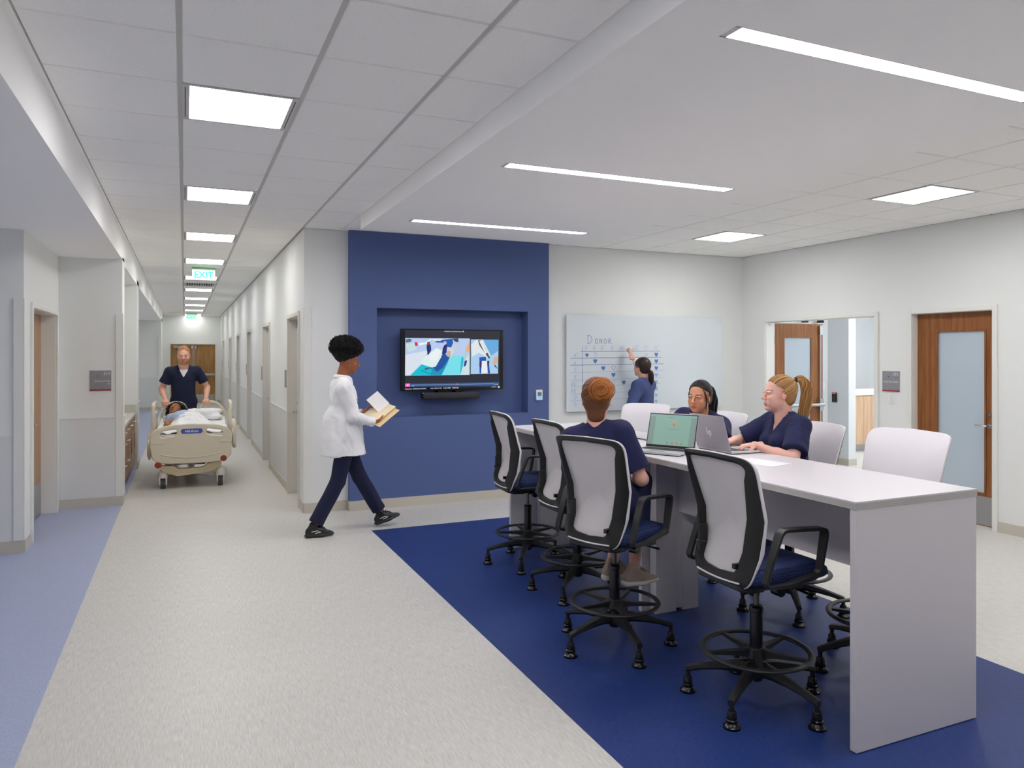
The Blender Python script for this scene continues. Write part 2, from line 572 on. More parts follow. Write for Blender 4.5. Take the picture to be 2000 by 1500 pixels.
def put_tile(x0, x1, y0, y1, far=False):
    if far:
        far_tiles.box(x0, x1, y0, y1, ZC, ZC + .02)
    else:
        o = obj('ceiling_tile', tile_mesh(x1 - x0, y1 - y0), ceil)
        o.location = (x0, y0, ZC)
gx, gy = .012, .0055
for i in range(len(ys) - 1):
    for j in range(4):
        x0, x1 = xs[j], xs[j + 1]
        if j == 1 and (i in LROWS or i == VENTROW): continue
        if j == 3 and x1 > 1.2 and ys[i] > YW: continue
        put_tile(x0 + gx, x1 - (gx if j < 3 else .003), ys[i] + gy, min(ys[i + 1], YW if j == 3 else 99) - gy, far=ys[i] > 13.5)
# tiles over the right-hand part of the room
xs2 = [4.0, 4.21, 4.82, 5.43, 6.04, 6.65, XW]
R_L = []
for i in range(len(ys) - 1):
    if ys[i] > YW - .05 or ys[i] < -3.2: continue
    for j in range(6):
        y1 = min(ys[i + 1], YW)
        if j == 3 and any(abs(ys[i] - v) < .2 for v in (-.86, 1.58, 4.02, 6.46)):
            R_L.append(ys[i]); continue
        put_tile(xs2[j] + (.0065 if j else 0), xs2[j + 1] - .0065, ys[i] + .0065, y1 - .0065)
# plaster strip between soffit and blue wall
struct('ceiling', MB().box(1.565, 4.0, 7.15, YW, ZC, ZC + .02).box(XL, -.615, YF, YE, ZC, ZC + .02), M_SOFF, label='plaster ceiling strip in front of the blue wall')
ft = far_tiles.build('far_tiles', M_CEIL, ceil, kind='stuff')
# main runners of the grid, seated just above tile faces
for x in xs[1:4]:
    MB().box(x - .012, x + .012, YF, YE if x < 1.1 else YE, ZC + .006, ZC + .016).build('grid_runner', M_GRID, ceil)

def troffer(x0, x1, y0, y1, m, label, grp, side):
    t = empty('ceiling_light', ((x0 + x1) / 2, (y0 + y1) / 2, ZC), 0, label, 'ceiling light', grp)
    w, l = (x1 - x0) / 2 - .01, (y1 - y0) / 2 - .006
    f = MB().box(-w, w, -l, -l + .02, -.002, .03).box(-w, w, l - .02, l, -.002, .03)
    f.box(-w, -w + .035, -l + .02, l - .02, -.002, .03).box(w - .035, w, -l + .02, l - .02, -.002, .03)
    f.build('light_frame', M_METALF, t)
    MB().box(-w + .012, -w + .017, -l + .05, l - .05, -.004, 0).build('air_slot', M_BLACK, t)
    MB().box(w - .017, w - .012, -l + .05, l - .05, -.004, 0).build('air_slot', M_BLACK, t)
    MB().box(-w + .036, w - .036, -l + .021, l - .021, .004, .02).build('diffuser', m, t)
    return t
k = 0
names = ['nearest overhead', 'second', 'third', 'fourth', 'fifth', 'sixth', 'seventh', 'eighth', 'ninth', 'tenth', 'eleventh']
for i in LROWS:
    if ys[i] < 3:
        troffer(xs[1], xs[2], ys[i], ys[i + 1], M_DIFF, 'square ceiling light behind the camera over the corridor', 'corridor lights behind the camera', 0)
    else:
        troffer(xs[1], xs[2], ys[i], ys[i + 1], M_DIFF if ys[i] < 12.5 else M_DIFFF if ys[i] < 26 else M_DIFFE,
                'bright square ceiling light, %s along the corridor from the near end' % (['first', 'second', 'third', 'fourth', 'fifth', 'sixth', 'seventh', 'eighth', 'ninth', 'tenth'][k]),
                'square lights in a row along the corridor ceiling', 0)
        k += 1
for y in R_L:
    lab = 'square ceiling light over the waiting side, ' + ('nearer and larger of two' if 3 < y < 5 else 'farther one near the room corner' if y > 5 else 'behind the camera')
    troffer(xs2[3], xs2[4], y, y + .61, M_DIFFR, lab, 'square lights over the right side of the room', 0)
# return air grille
yv = ys[VENTROW]
t = empty('ceiling_vent', (.274, yv + .33, ZC), 0, 'slatted air grille in the corridor ceiling beyond the first exit sign', 'vent')
MB().box(-.28, .28, -.32, -.29, -.004, .01).box(-.28, .28, .29, .32, -.004, .01).box(-.28, -.25, -.29, .29, -.004, .01).box(.25, .28, -.29, .29, -.004, .01).build('vent_frame', M_METALF, t)
MB().box(-.25, .25, -.29, .29, .012, .018).build('vent_back', M_DARK, t)
for q in range(12):
    MB().box(-.25 + q * .0435, -.235 + q * .0435, -.29, .29, -.002, .012).build('vent_slat', M_METALF, t)

# dropped plaster soffit with slot lights
SX0, SX1, SY1, SZ = 1.565, 4.0, 7.15, 2.91
slots = [(.06, .16), (2.15, 2.25), (4.28, 4.385), (6.42, 6.525)]
sl = (1.86, 3.70)
b = MB()
yy = YF
for a, c in slots:
    b.box(SX0, SX1, yy, a, SZ, ZC + .02)
    b.box(SX0, sl[0], a, c, SZ, ZC + .02).box(sl[1], SX1, a, c, SZ, ZC + .02)
    b.box(sl[0], sl[1], a, c, SZ + .06, ZC + .02)
    yy = c
b.box(SX0, SX1, yy, SY1, SZ, ZC + .02)
struct('ceiling', b, M_SOFF, label='dropped plaster ceiling panel with three light slots')
lb = ['just behind the camera', 'nearest and longest in view, upper right', 'middle one of three', 'farthest, in front of the blue wall']
for (a, c), lab in zip(slots, lb):
    t = empty('linear_light', ((sl[0] + sl[1]) / 2, (a + c) / 2, SZ), 0, 'recessed linear slot light in the dropped ceiling, ' + lab, 'linear light', 'linear slot lights in the dropped ceiling')
    w, l = (sl[1] - sl[0]) / 2, (c - a) / 2
    MB().box(-w + .03, w - .03, -l + .006, l - .006, .004, .02).build('diffuser', M_DIFFL, t)
    MB().box(-w, w, -l, -l + .006, 0, .03).box(-w, w, l - .006, l, 0, .03).box(-w, -w + .03, -l, l, 0, .03).box(w - .03, w, -l, l, 0, .03).build('light_frame', M_METALF, t)

# ================================================================ DOORS
def frame_mb(w, h, th=.16, cas=.05, out=.02):
    f = MB()
    f.box(-cas, 0, -out, 0, 0, h + cas).box(w, w + cas, -out, 0, 0, h + cas).box(0, w, -out, 0, h, h + cas)
    f.box(-.012, .005, 0, th, 0, h).box(w - .005, w + .012, 0, th, 0, h).box(0, w, 0, th, h - .005, h + .012)
    return f
def lever(parent, x, z, y, dirn=1, m=M_CHROME, rose=True):
    h = MB().cyl((x, y, z), (x, y - .012, z), .026, n=20).cyl((x, y - .01, z), (x, y - .055, z), .010, n=12)
    h.tube([(x, y - .052, z), (x + dirn * .03, y - .056, z), (x + dirn * .12, y - .054, z)], [.010, .011, .009], 10)
    h.build('door_handle', m, parent, smooth=True)
    MB().cyl((x, y, z + .11), (x, y - .014, z + .11), .017, n=16).build('lock_cylinder', m, parent, smooth=True)
M_DOORG = mat('grey_door_laminate', (206, 199, 192), 0.45)
for i, (a, c) in enumerate(cdoors):
    w = c - a
    d = empty('door_%d' % (i + 1), (XR, c, 0), -PI / 2, 'grey recessed door on the right of the corridor', kind='structure')
    frame_mb(w, 2.13).build('door_frame', M_FRAME_D, d, bevel=.003, label='pale painted door frame')
    MB().box(.004, w - .004, .10, .145, .008, 2.126).build('door_leaf', M_DOORG, d)
    if i < 3: lever(d, .07, 1.0, .10, 1)
    # room number plate standing beside each door
    s = empty('door_sign', (XR - .004, c + .17, 1.40), -PI / 2, 'small grey room plate beside the %s door of the right corridor wall' % ['nearest', 'second', 'third', 'fourth', 'fifth', 'farthest'][i], 'sign', 'room plates along the right corridor wall')
    MB().box(-.105, .105, -.014, 0, -.10, .105).build('sign_plate', M_SIGN, s, bevel=.002)
    MB().box(-.105, .105, -.014, 0, -.112, -.10).build('red_strip', M_RED, s)
# double door at the corridor end
d = empty('door_7', (-.44, YE, 0), 0, 'oak double door closing the corridor', kind='structure')
frame_mb(1.44, 2.05).build('door_frame', M_FRAME, d)
for x0, x1 in ((.004, .74), (.746, 1.436)):
    l = MB().box(x0, x1, .03, .075, .01, 2.045).build('door_leaf', M_OAK, d)
    MB().box(x0 + .02, x1 - .02, .024, .03, .02, .30).build('kick_plate', M_STEEL, l)
MB().box(.85, 1.42, -.03, .0, .95, 1.03).cyl((.85, -.02, .99), (1.42, -.02, .99), .02).build('push_bar', M_STEEL, d)
MB().box(.02, .62, -.03, .03, 1.985, 2.0).box(.1, .38, -.06, .03, 1.92, 1.975).build('door_closer', M_STEEL, d)
MB().cyl((.69, .02, .1), (.69, .02, 1.97), .012).cyl((.80, .02, .1), (.80, .02, 1.97), .012).box(.665, .715, -.02, .03, 1.9, 2.0).box(.775, .825, -.02, .03, 1.9, 2.0).build('vertical_rod', M_STEEL, d)
# left simulation room door
d = empty('door_8', (-1.26, 7.84, 0), PI / 2, 'tan veneered door with steel edge in deep white frame', kind='structure')
frame_mb(1.38, 2.12, .3).build('door_frame', M_FRAME, d, bevel=.003)
l = MB().box(.62, 1.376, .135, .18, .01, 2.115).build('door_leaf', M_TAN, d)
MB().box(.585, .62, .128, .185, .01, 2.115).build('steel_edge', M_STEEL, d)
MB().box(.006, .585, .15, .18, .01, 2.115).build('inactive_leaf', M_TAN, d)
MB().box(.64, 1.34, .13, .135, .02, .36).build('kick_plate', M_STEEL, d)
lever(d, .66, 1.0, .135, 1)
MB().box(.625, .66, .127, .135, .93, 1.17).build('lock_plate', M_STEEL, d)
MB().box(.0, 1.38, .26, .28, 0, 2.12).build('door_backing', M_DARK, d)
# door 233: cherry with frosted pane (local x runs towards -Y)
w = D2[1] - D2[0]
d = empty('door_9', (XW, D2[1], 0), -PI / 2, 'cherry veneered door with tall frosted glass pane', kind='structure')
frame_mb(w, 2.13, .15).build('door_frame', M_FRAME, d, bevel=.003)
gx0, gx1, gz0, gz1 = w - (5.247 - D2[0]) , w - (4.743 - D2[0]), .33, 1.935
l = MB()
yl0, yl1 = .07, .115
l.box(.004, gx0, yl0, yl1, .01, 2.125).box(gx1, w - .004, yl0, yl1, .01, 2.125).box(gx0, gx1, yl0, yl1, .01, gz0).box(gx0, gx1, yl0, yl1, gz1, 2.125)
l.build('door_leaf', M_CHERRY, d)
MB().box(gx0 - .012, gx0 + .006, yl0 - .006, yl0, gz0 - .012, gz1 + .012).box(gx1 - .006, gx1 + .012, yl0 - .006, yl0, gz0 - .012, gz1 + .012).box(gx0, gx1, yl0 - .006, yl0, gz1 - .006, gz1 + .012).box(gx0, gx1, yl0 - .006, yl0, gz0 - .012, gz0 + .006).build('glazing_bead', M_CHERRY, d)
MB().box(gx0, gx1, yl0 + .015, yl0 + .03, gz0, gz1).build('glass_pane', M_FROST, d)
MB().box(.03, w - .03, yl0 - .004, yl0, .02, .30).build('kick_plate', M_STEEL, d)
lever(d, w - .07, 1.0, yl0, -1)
# wide opening and its swung leaf
w = OP[1] - OP[0]
d = empty('door_10', (XW, OP[1], 0), -PI / 2, 'wide framed doorway with one leaf swung open', kind='structure')
frame_mb(w, 2.13, .15).build('door_frame', M_FRAME, d, bevel=.003)
L0, L1, T0, T1 = 7.265, 8.15, 7.665, 7.71
lf = MB()
px0, px1, pz0, pz1 = 7.265 + .19, 7.265 + .67, .34, 1.925
def wy(x0, x1, z0, z1):       # world box -> local frame of d
    return (OP[1] - T1, OP[1] - T0, x0 - XW, x1 - XW, z0, z1)
for q in ((L0, px0, .01, 2.12), (px1, L1, .01, 2.12), (px0, px1, .01, pz0), (px0, px1, pz1, 2.12)):
    lf.box(*wy(*q))
leaf = lf.build('door_leaf', M_CHERRY, d, label='open cherry door leaf with glass pane and push bar')
MB().box(OP[1] - T1 + .015, OP[1] - T0 - .015, px0 - XW, px1 - XW, pz0, pz1).build('glass_pane', M_FROST, leaf)
yb = OP[1] - T0
MB().box(yb, yb + .05, L1 - .10 - XW, L1 - .03 - XW, .92, 1.08).cyl((yb + .045, L0 + .08 - XW, 1.0), (yb + .045, L1 - .02 - XW, 1.0), .022, n=14).build('push_bar', M_STEEL, leaf, smooth=True)
MB().cyl((yb + .02, L1 - .07 - XW, .1), (yb + .02, L1 - .07 - XW, 2.06), .009).cyl((yb + .02, L1 - .045 - XW, .1), (yb + .02, L1 - .045 - XW, 2.06), .006).box(yb, yb + .035, L1 - .085 - XW, L1 - .035 - XW, 1.97, 2.10).build('vertical_rod', M_CHROME, leaf)
for z in (.3, 1.15, 1.9):
    MB().box(-.003, yb + .0, .105, .15, z - .06, z + .06).cyl((yb + .006, .147, z - .06), (yb + .006, .147, z + .06), .009).build('hinge', M_STEEL, leaf)

# ================================================================ WALL-MOUNTED THINGS
def room_sign(loc, rz, num, lines, label):
    s = empty('room_sign', loc, rz, label, 'sign')
    MB().box(-.105, .105, -.012, 0, -.105, .105).build('sign_plate', M_SIGN, s, bevel=.0015)
    MB().box(-.105, .105, -.013, 0, -.118, -.105).build('red_strip', M_RED, s, label='dark red strip')
    text('number', num, .044, (.095, -.0125, .058), (PI / 2, 0, 0), M_SIGNTXT, s, align='RIGHT')
    for i, t in enumerate(lines):
        text('lettering', t, .026, (.097, -.0125, -.022 - i * .026), (PI / 2, 0, 0), M_SIGNTXT, s, align='RIGHT', spacing=1.05)
    b = MB()
    for i in range(4):
        b.box(-.08, -.035 + .008 * (i % 2), -.0128, -.012, .060 + i * .008, .062 + i * .008)
    b.build('small_print', mat('sign_small_print', (150, 149, 155), .5), s)
    MB().add([(-.038, -.0128, .058), (-.026, -.0128, .045), (-.030, -.0128, .045), (-.040, -.0128, .060)], [(0, 1, 2, 3)]).add([(-.028, -.0128, .050), (-.020, -.0128, .040), (-.024, -.0128, .038), (-.032, -.0128, .046)], [(0, 1, 2, 3)]).build('pictogram', M_BLACKG, s)
    return s
room_sign((-.854, 9.40, 1.413), 0, '214', ['SIMULATION', '#2'], 'grey room sign 214 with red strip on the left wall end')
room_sign((XW, 5.74, 1.41), -PI / 2, '233', ['WAITING AREA'], 'grey room sign 233 waiting area beside the cherry door')
def switch(loc, rz, n, label, w=.075, h=.115):
    s = empty('light_switch', loc, rz, label, 'switch')
    MB().box(-w / 2, w / 2, -.006, 0, -h / 2, h / 2).build('wall_plate', M_WHITE, s, bevel=.002)
    for i in range(n):
        z = -h * .3 + i * h * .6 / max(1, n - 1)
        MB().box(-.018, .018, -.010, -.005, z - h * .10, z + h * .10).build('button', M_TRIMW, s, bevel=.001)
switch((XW, 5.74, 1.21), -PI / 2, 4, 'white keypad switch under the waiting area sign')
switch((9.13, 8.60, 1.20), 0, 3, 'white switch plate in the vestibule beside the open door leaf', .11, .12)
s = empty('card_reader', (9.25, 8.46, 1.03), -PI / 2, 'small black card reader on the grey wall beyond the doorway', 'card reader')
MB().box(-.045, .045, -.02, 0, -.075, .075).build('reader_body', M_BLACKG, s, bevel=.006)
MB().box(-.03, .03, -.022, -.019, .058, .066).build('indicator', mat('reader_led', (220, 40, 40), .4, emis=(255, 40, 40), estr=2), s)
s = empty('spotlight_bar', (8.86, 8.54, 2.235), 0, 'pair of small black spotlights above the open door', 'spotlight')
MB().box(-.3, .3, -.02, .03, .05, .07).build('bar', M_BLACKG, s)
for x in (-.2, .12):
    MB().lathe([(.02, .05), (.03, .02), (.055, -.03), (.05, -.05), (.0, -.05)], (x, -.05, 0), 16).build('lamp_head', M_BLACKG, s)
# thermostat
s = empty('thermostat', (3.918, YB, 1.21), 0, 'white thermostat with small blue display on the blue wall', 'thermostat')
MB().box(-.042, .042, -.022, 0, -.062, .062).build('housing', M_WHITE, s, bevel=.004)
MB().box(-.026, .026, -.0235, -.02, -.01, .035).build('dark_display', mat('thermo_grey', (110, 125, 140), .3), s)
MB().box(-.026, .026, -.0235, -.02, -.038, -.01).build('lit_display', mat('thermo_lit', (80, 180, 225), .3, emis=(70, 170, 225), estr=.8), s)

# exit signs
M_EXG = mat('exit_green', (0, 235, 150), .4, emis=(0, 255, 150), estr=2.2)
M_EXP = mat('exit_panel', (225, 250, 235), .15, emis=(210, 255, 225), estr=.6)
def exit_sign(loc, label):
    s = empty('exit_sign', loc, 0, label, 'exit sign')
    MB().box(-.17, .17, -.03, .03, -.028, 0).build('housing', mat('exit_housing', (150, 190, 150), .4), s, bevel=.003)
    MB().box(-.165, .165, -.006, .006, -.19, -.028).build('panel', M_EXP, s)
    text('lettering', 'EXIT', .135, (0, -.008, -.155), (PI / 2, 0, 0), M_EXG, s, align='CENTER', spacing=1.0, ext=.002)
exit_sign((.275, 12.45, 3.045), 'lit green EXIT sign hanging in mid corridor, the larger one')
exit_sign((.22, 26.6, 3.045), 'small lit green EXIT sign at the far end of the corridor')
# ================================================================ SCREEN
TVX0, TVX1, TVZ0, TVZ1, TVY = 2.212, 3.452, 1.287, 1.988, 8.035
tv = empty('wall_screen', ((TVX0 + TVX1) / 2, TVY, (TVZ0 + TVZ1) / 2), 0, 'large wall screen in the blue niche showing a hospital training video', 'television')
tw, thh = (TVX1 - TVX0), (TVZ1 - TVZ0)
MB().box(-tw / 2, tw / 2, 0, .055, -thh / 2, thh / 2).build('bezel', M_BLACKG, tv, bevel=.003)
MB().box(-.2, .2, .055, .17, -.15, .15).build('wall_mount', M_BLACK, tv)
def em(name, c, st=.95):
    return mat(name, (0, 0, 0), .3, emis=c, estr=st)
def P(cx, cy, lay):           # crop pixels of the screen -> local coordinates
    u = (cx - 118) / 1732.0
    # left edge spans 190..1262, right edge 212..1222 : undo the slant
    t = u
    top = 190 + 22 * t
    bot = 1262 - 42 * t
    v = (cy - top) / (bot - top)
    return (-tw / 2 + u * tw, -.0006 * lay, thh / 2 - v * thh)
class Scr:
    def __init__(s): s.g = {}
    def poly(s, c, pts, lay):
        mb = s.g.setdefault(c, MB())
        mb.add([P(x, y, lay) for x, y in pts], [tuple(range(len(pts)))])
scr = Scr()
scr.poly((36, 38, 52), [(183, 215), (1790, 232), (1780, 1190), (180, 1190)], 1)
scr.poly((186, 206, 240), [(185, 352), (1262, 358), (1256, 978), (180, 996)], 2)
scr.poly((220, 228, 240), [(185, 640), (560, 560), (470, 760), (262, 990), (180, 996)], 3)
scr.poly((0, 190, 215), [(262, 990), (455, 795), (640, 850), (590, 985)], 4)
scr.poly((10, 150, 190), [(590, 985), (640, 850), (820, 760), (930, 640), (880, 780), (780, 982)], 4)
scr.poly((20, 80, 160), [(640, 860), (700, 800), (800, 620), (940, 640), (800, 860), (700, 930)], 5)
scr.poly((120, 226, 238), [(780, 982), (955, 640), (1140, 655), (1090, 975)], 4)
scr.poly((30, 190, 215), [(1110, 700), (1145, 660), (1160, 760), (1110, 940), (1090, 970)], 5)
scr.poly((222, 240, 240), [(470, 700), (690, 520), (790, 560), (770, 680), (680, 840), (600, 850), (425, 790)], 6)
scr.poly((236, 244, 244), [(560, 650), (700, 530), (770, 570), (700, 720), (600, 760)], 7)
scr.poly((60, 100, 130), [(500, 860), (600, 850), (660, 900), (650, 905), (590, 870), (500, 905)], 7)
scr.poly((30, 60, 110), [(440, 900), (605, 968), (600, 974), (438, 908)], 7)
scr.poly((20, 40, 110), [(530, 470), (570, 440), (600, 470), (606, 560), (560, 640), (545, 640), (530, 520)], 8)
scr.poly((120, 80, 70), [(540, 420), (575, 410), (590, 450), (560, 475), (535, 460)], 9)
scr.poly((20, 40, 120), [(800, 520), (830, 460), (872, 480), (860, 600), (820, 640), (785, 620)], 8)
scr.poly((225, 190, 185), [(812, 410), (850, 405), (866, 440), (835, 470), (812, 450)], 9)
scr.poly((20, 90, 180), [(660, 405), (960, 360), (975, 430), (940, 510), (870, 500), (800, 430), (700, 430)], 5)
scr.poly((216, 214, 214), [(870, 505), (990, 520), (985, 600), (935, 690), (860, 655)], 8)
scr.poly((190, 180, 170), [(870, 560), (930, 575), (930, 680), (862, 652)], 9)
scr.poly((200, 225, 230), [(185, 460), (320, 430), (370, 545), (230, 590)], 6)
scr.poly((90, 110, 130), [(190, 380), (250, 362), (290, 380), (270, 420), (195, 430)], 6)
scr.poly((225, 30, 80), [(335, 425), (375, 420), (385, 480), (350, 495), (338, 460)], 7)
scr.poly((240, 248, 250), [(405, 435), (500, 430), (600, 360), (610, 372), (530, 450), (410, 480)], 7)
scr.poly((225, 235, 240), [(600, 365), (800, 362), (760, 400), (650, 400)], 7)
scr.poly((60, 70, 90), [(960, 360), (1060, 358), (1065, 410), (1040, 425), (990, 400)], 7)
scr.poly((200, 210, 220), [(980, 440), (1050, 500), (1045, 540), (990, 520)], 7)
scr.poly((226, 178, 138), [(1255, 390), (1262, 590), (1175, 580), (1215, 480)], 6)
scr.poly((176, 208, 220), [(1175, 585), (1258, 592), (1150, 780), (1145, 760)], 6)
scr.poly((208, 228, 232), [(1150, 780), (1258, 600), (1256, 978), (1100, 975)], 5)
scr.poly((20, 60, 140), [(1170, 740), (1215, 730), (1190, 820), (1150, 845)], 8)
scr.poly((170, 206, 240), [(1278, 374), (1766, 378), (1756, 956), (1275, 966)], 2)
scr.poly((104, 170, 226), [(1480, 376), (1766, 378), (1764, 560), (1640, 650)], 3)
scr.poly((226, 232, 236), [(1278, 470), (1370, 376), (1490, 376), (1630, 690), (1590, 700), (1420, 600), (1300, 670)], 4)
scr.poly((70, 80, 90), [(1400, 390), (1440, 385), (1620, 690), (1590, 700), (1430, 480)], 5)
scr.poly((236, 240, 240), [(1420, 400), (1450, 400), (1560, 600), (1530, 620)], 6)
scr.poly((236, 240, 244), [(1470, 740), (1560, 740), (1570, 940), (1460, 950)], 5)
scr.poly((20, 80, 170), [(1425, 680), (1540, 670), (1545, 745), (1470, 750), (1455, 955), (1430, 955)], 4)
scr.poly((20, 80, 170), [(1560, 750), (1590, 760), (1615, 955), (1575, 955)], 4)
scr.poly((16, 30, 90), [(1428, 770), (1460, 750), (1462, 840), (1432, 850)], 7)
scr.poly((16, 30, 90), [(1562, 740), (1600, 740), (1590, 830), (1566, 830)], 7)
scr.poly((236, 50, 110), [(1414, 785), (1434, 780), (1436, 822), (1416, 820)], 8)
scr.poly((220, 172, 140), [(1690, 670), (1758, 670), (1756, 740), (1700, 810), (1662, 800)], 5)
scr.poly((30, 50, 90), [(1700, 800), (1755, 880), (1740, 870), (1690, 830)], 6)
scr.poly((46, 88, 146), [(183, 1135), (1778, 1100), (1776, 1160), (182, 1185)], 2)
scr.poly((246, 110, 200), [(182, 1130), (262, 1128), (262, 1184), (182, 1186)], 4)
scr.poly((255, 240, 250), [(210, 1148), (234, 1147), (234, 1168), (210, 1169)], 5)
scr.poly((190, 200, 215), [(330, 1152), (1690, 1125), (1690, 1129), (330, 1156)], 4)
scr.poly((246, 110, 200), [(1030, 1128), (1046, 1128), (1046, 1150), (1030, 1150)], 5)
for x in (1690, 1715, 1740):
    scr.poly((230, 235, 240), [(x, 1130), (x + 10, 1130), (x + 10, 1144), (x, 1144)], 5)
scr.poly((235, 235, 240), [(1140, 226), (1155, 226), (1155, 250), (1140, 250)], 4)
scr.poly((235, 235, 240), [(1752, 1172), (1785, 1170), (1785, 1195), (1752, 1197)], 4)
for i, (c, mb) in enumerate(scr.g.items()):
    if i == 0:
        sc = mb.build('screen', em('scr_%d' % i, c), tv, label='lit display surface')
    else:
        mb.build('picture_area', em('scr_%d' % i, c), sc)
mt = em('scr_text', (235, 238, 245))
for s_, cx, cy, sz in (('Hostname: CSSIM238-SIMVIEW', 178, 1232, .019), ('Link: 10.0.41.130', 595, 1220, .019), ('Code: 0000', 805, 1213, .019), ('CSSIM238', 955, 1210, .019), ('2:24 PM', 1640, 1192, .017), ('TRAINING RECORDING', 820, 246, .016), ('Manage', 1060, 247, .016), ('0:16', 285, 1176, .018)):
    p = P(cx, cy, 8)
    text('caption', s_, sz, p, (PI / 2, 0, 0), mt, tv)
# soundbar
sb = empty('soundbar', (2.81, 8.03, 1.225), 0, 'dark grey capsule soundbar mounted below the wall screen', 'soundbar')
MB().tube([(-.345, 0, 0), (-.335, 0, 0), (-.31, 0, 0), (.31, 0, 0), (.335, 0, 0), (.345, 0, 0)], [.012, .030, .042, .042, .030, .012], 20).build('grille', mat('speaker_cloth', (52, 52, 58), .9, bump=.5, bscale=900), sb, smooth=True)
MB().box(-.36, -.30, .0, .05, -.035, .04).build('end_cap', M_BLACKG, sb, bevel=.01)
MB().box(.05, .16, .02, .15, .0, .07).build('bracket', M_BLACKG, sb)
MB().box(-.16, -.05, .02, .15, 0, .07).build('bracket', M_BLACKG, sb)

# ================================================================ WHITEBOARD
WBX0, WBX1, WBZ0, WBZ1 = 4.323, 6.733, .985, 2.193
wb = empty('whiteboard', ((WBX0 + WBX1) / 2, 8.08, (WBZ0 + WBZ1) / 2), 0, 'large frameless glass whiteboard with blue donor chart', 'whiteboard')
MB().box(-(WBX1 - WBX0) / 2, (WBX1 - WBX0) / 2, 0, .008, -(WBZ1 - WBZ0) / 2, (WBZ1 - WBZ0) / 2).build('glass_panel', M_GLASSB, wb, bevel=.001)
MB().box(-1.15, 1.15, .008, .039, -.55, .55).build('stand_off', M_STEEL, wb)
ox, oz = (WBX0 + WBX1) / 2, (WBZ0 + WBZ1) / 2
def strokes(name, lines, m, wdt=.004, jit=.0015):
    mb = MB()
    for ln in lines:
        pts = []
        for (x0, z0), (x1, z1) in zip(ln, ln[1:]):
            n = max(1, int(math.hypot(x1 - x0, z1 - z0) / .12))
            for i in range(n):
                pts.append((x0 + (x1 - x0) * i / n, z0 + (z1 - z0) * i / n))
        pts.append(ln[-1])
        pts = [(x + rnd.uniform(-jit, jit), z + rnd.uniform(-jit, jit)) for x, z in pts]
        for (x0, z0), (x1, z1) in zip(pts, pts[1:]):
            dx, dz = x1 - x0, z1 - z0
            L = math.hypot(dx, dz) or 1
            nx, nz = -dz / L * wdt / 2, dx / L * wdt / 2
            ex, ez = dx / L * wdt * .3, dz / L * wdt * .3
            q = [(x0 + nx - ex, z0 + nz - ez), (x0 - nx - ex, z0 - nz - ez), (x1 - nx + ex, z1 - nz + ez), (x1 + nx + ex, z1 + nz + ez)]
            mb.add([(a - ox, -.0008, c - oz) for a, c in q], [(0, 1, 2, 3)])
    return mb.build(name, m, wb)
FONT = {
 'D': [[(.1, 1), (.1, 0)], [(-.05, .9), (.4, 1), (.8, .75), (.85, .4), (.5, .05), (.0, 0)]],
 'O': [[(.5, 1), (.1, .75), (.05, .3), (.4, 0), (.8, .2), (.85, .7), (.5, 1), (.35, .95)]],
 'N': [[(.1, 0), (.15, 1), (.75, 0), (.8, 1)]],
 'R': [[(.15, 0), (.15, 1), (.7, .95), (.75, .6), (.2, .5), (.9, 0), (1.3, .05)]],
 'A': [[(.0, 0), (.4, 1), (.75, 0)], [(.1, .4), (.75, .45)]],
 'B': [[(.15, 0), (.2, 1), (.7, .85), (.3, .55), (.8, .3), (.6, 0), (.1, 0)]],
 '+': [[(.2, .85), (.6, .85)], [(.4, 1.05), (.4, .65)]],
 '-': [[(.2, .85), (.6, .85)]],
}
def word(w, x, z, h, adv=.85):
    out = []
    for ch in w:
        sc = h if ch not in '+-' else h * .75
        if ch == '+' or ch == '-':
            z2 = z + h * .35
        else:
            z2 = z
        for ln in FONT[ch]:
            out.append([(x + a * sc * .75, z2 + c * sc) for a, c in ln])
        x += sc * adv * (.9 if ch not in '+-' else .7)
    return out
def YX(px):   # photo column -> X on the board plane is linear enough locally: table of measured points
    tab = [(1105, 4.309), (1115, 4.38), (1125, 4.453), (1138, 4.547), (1149, 4.628), (1162, 4.724), (1178, 4.843), (1193, 4.956), (1215, 5.124), (1240, 5.318), (1264, 5.507), (1282, 5.65), (1292, 5.731), (1411, 6.759)]
    for (a, x0), (c, x1) in zip(tab, tab[1:]):
        if px <= c: return x0 + (x1 - x0) * (px - a) / (c - a)
    return tab[-1][1]
L = []
L += word('D', 4.62, 1.835, .105, 1.0) + word('ONOR', 4.73, 1.835, .062, 1.15)
strokes('lettering', L, M_INK, .006)
L = []
for w_, px in (('A+', 1143), ('A-', 1159), ('B+', 1174), ('B-', 1194), ('AB+', 1211), ('AB-', 1236), ('O+', 1259), ('O-', 1279)):
    L += word(w_, YX(px), 1.755, .055, .85)
rows = [1.735, 1.652, 1.565, 1.47, 1.375, 1.295, 1.205, 1.12]
for w_, z in zip(('A+', 'A-', 'B+', 'B-', 'AB+', 'AB-', 'O+', 'O-'), [1.66, 1.57, 1.485, 1.395, 1.305, 1.22, 1.135, 1.05]):
    L += word(w_, 4.43 if len(w_) == 2 else 4.385, z, .05, .85)
strokes('lettering', L, M_INKL, .0045)
strokes('table_line', [[(4.555, 1.80), (4.55, 1.10)], [(4.525, 1.735), (5.72, 1.742)], [(4.385, 1.652), (5.73, 1.660)], [(4.375, 1.565), (5.77, 1.575)]], M_INK, .006, .001)
strokes('table_line', [[(4.375, z), (5.78 - .03 * i, z + .02)] for i, z in enumerate(rows[3:])], M_INKL, .0045, .001)
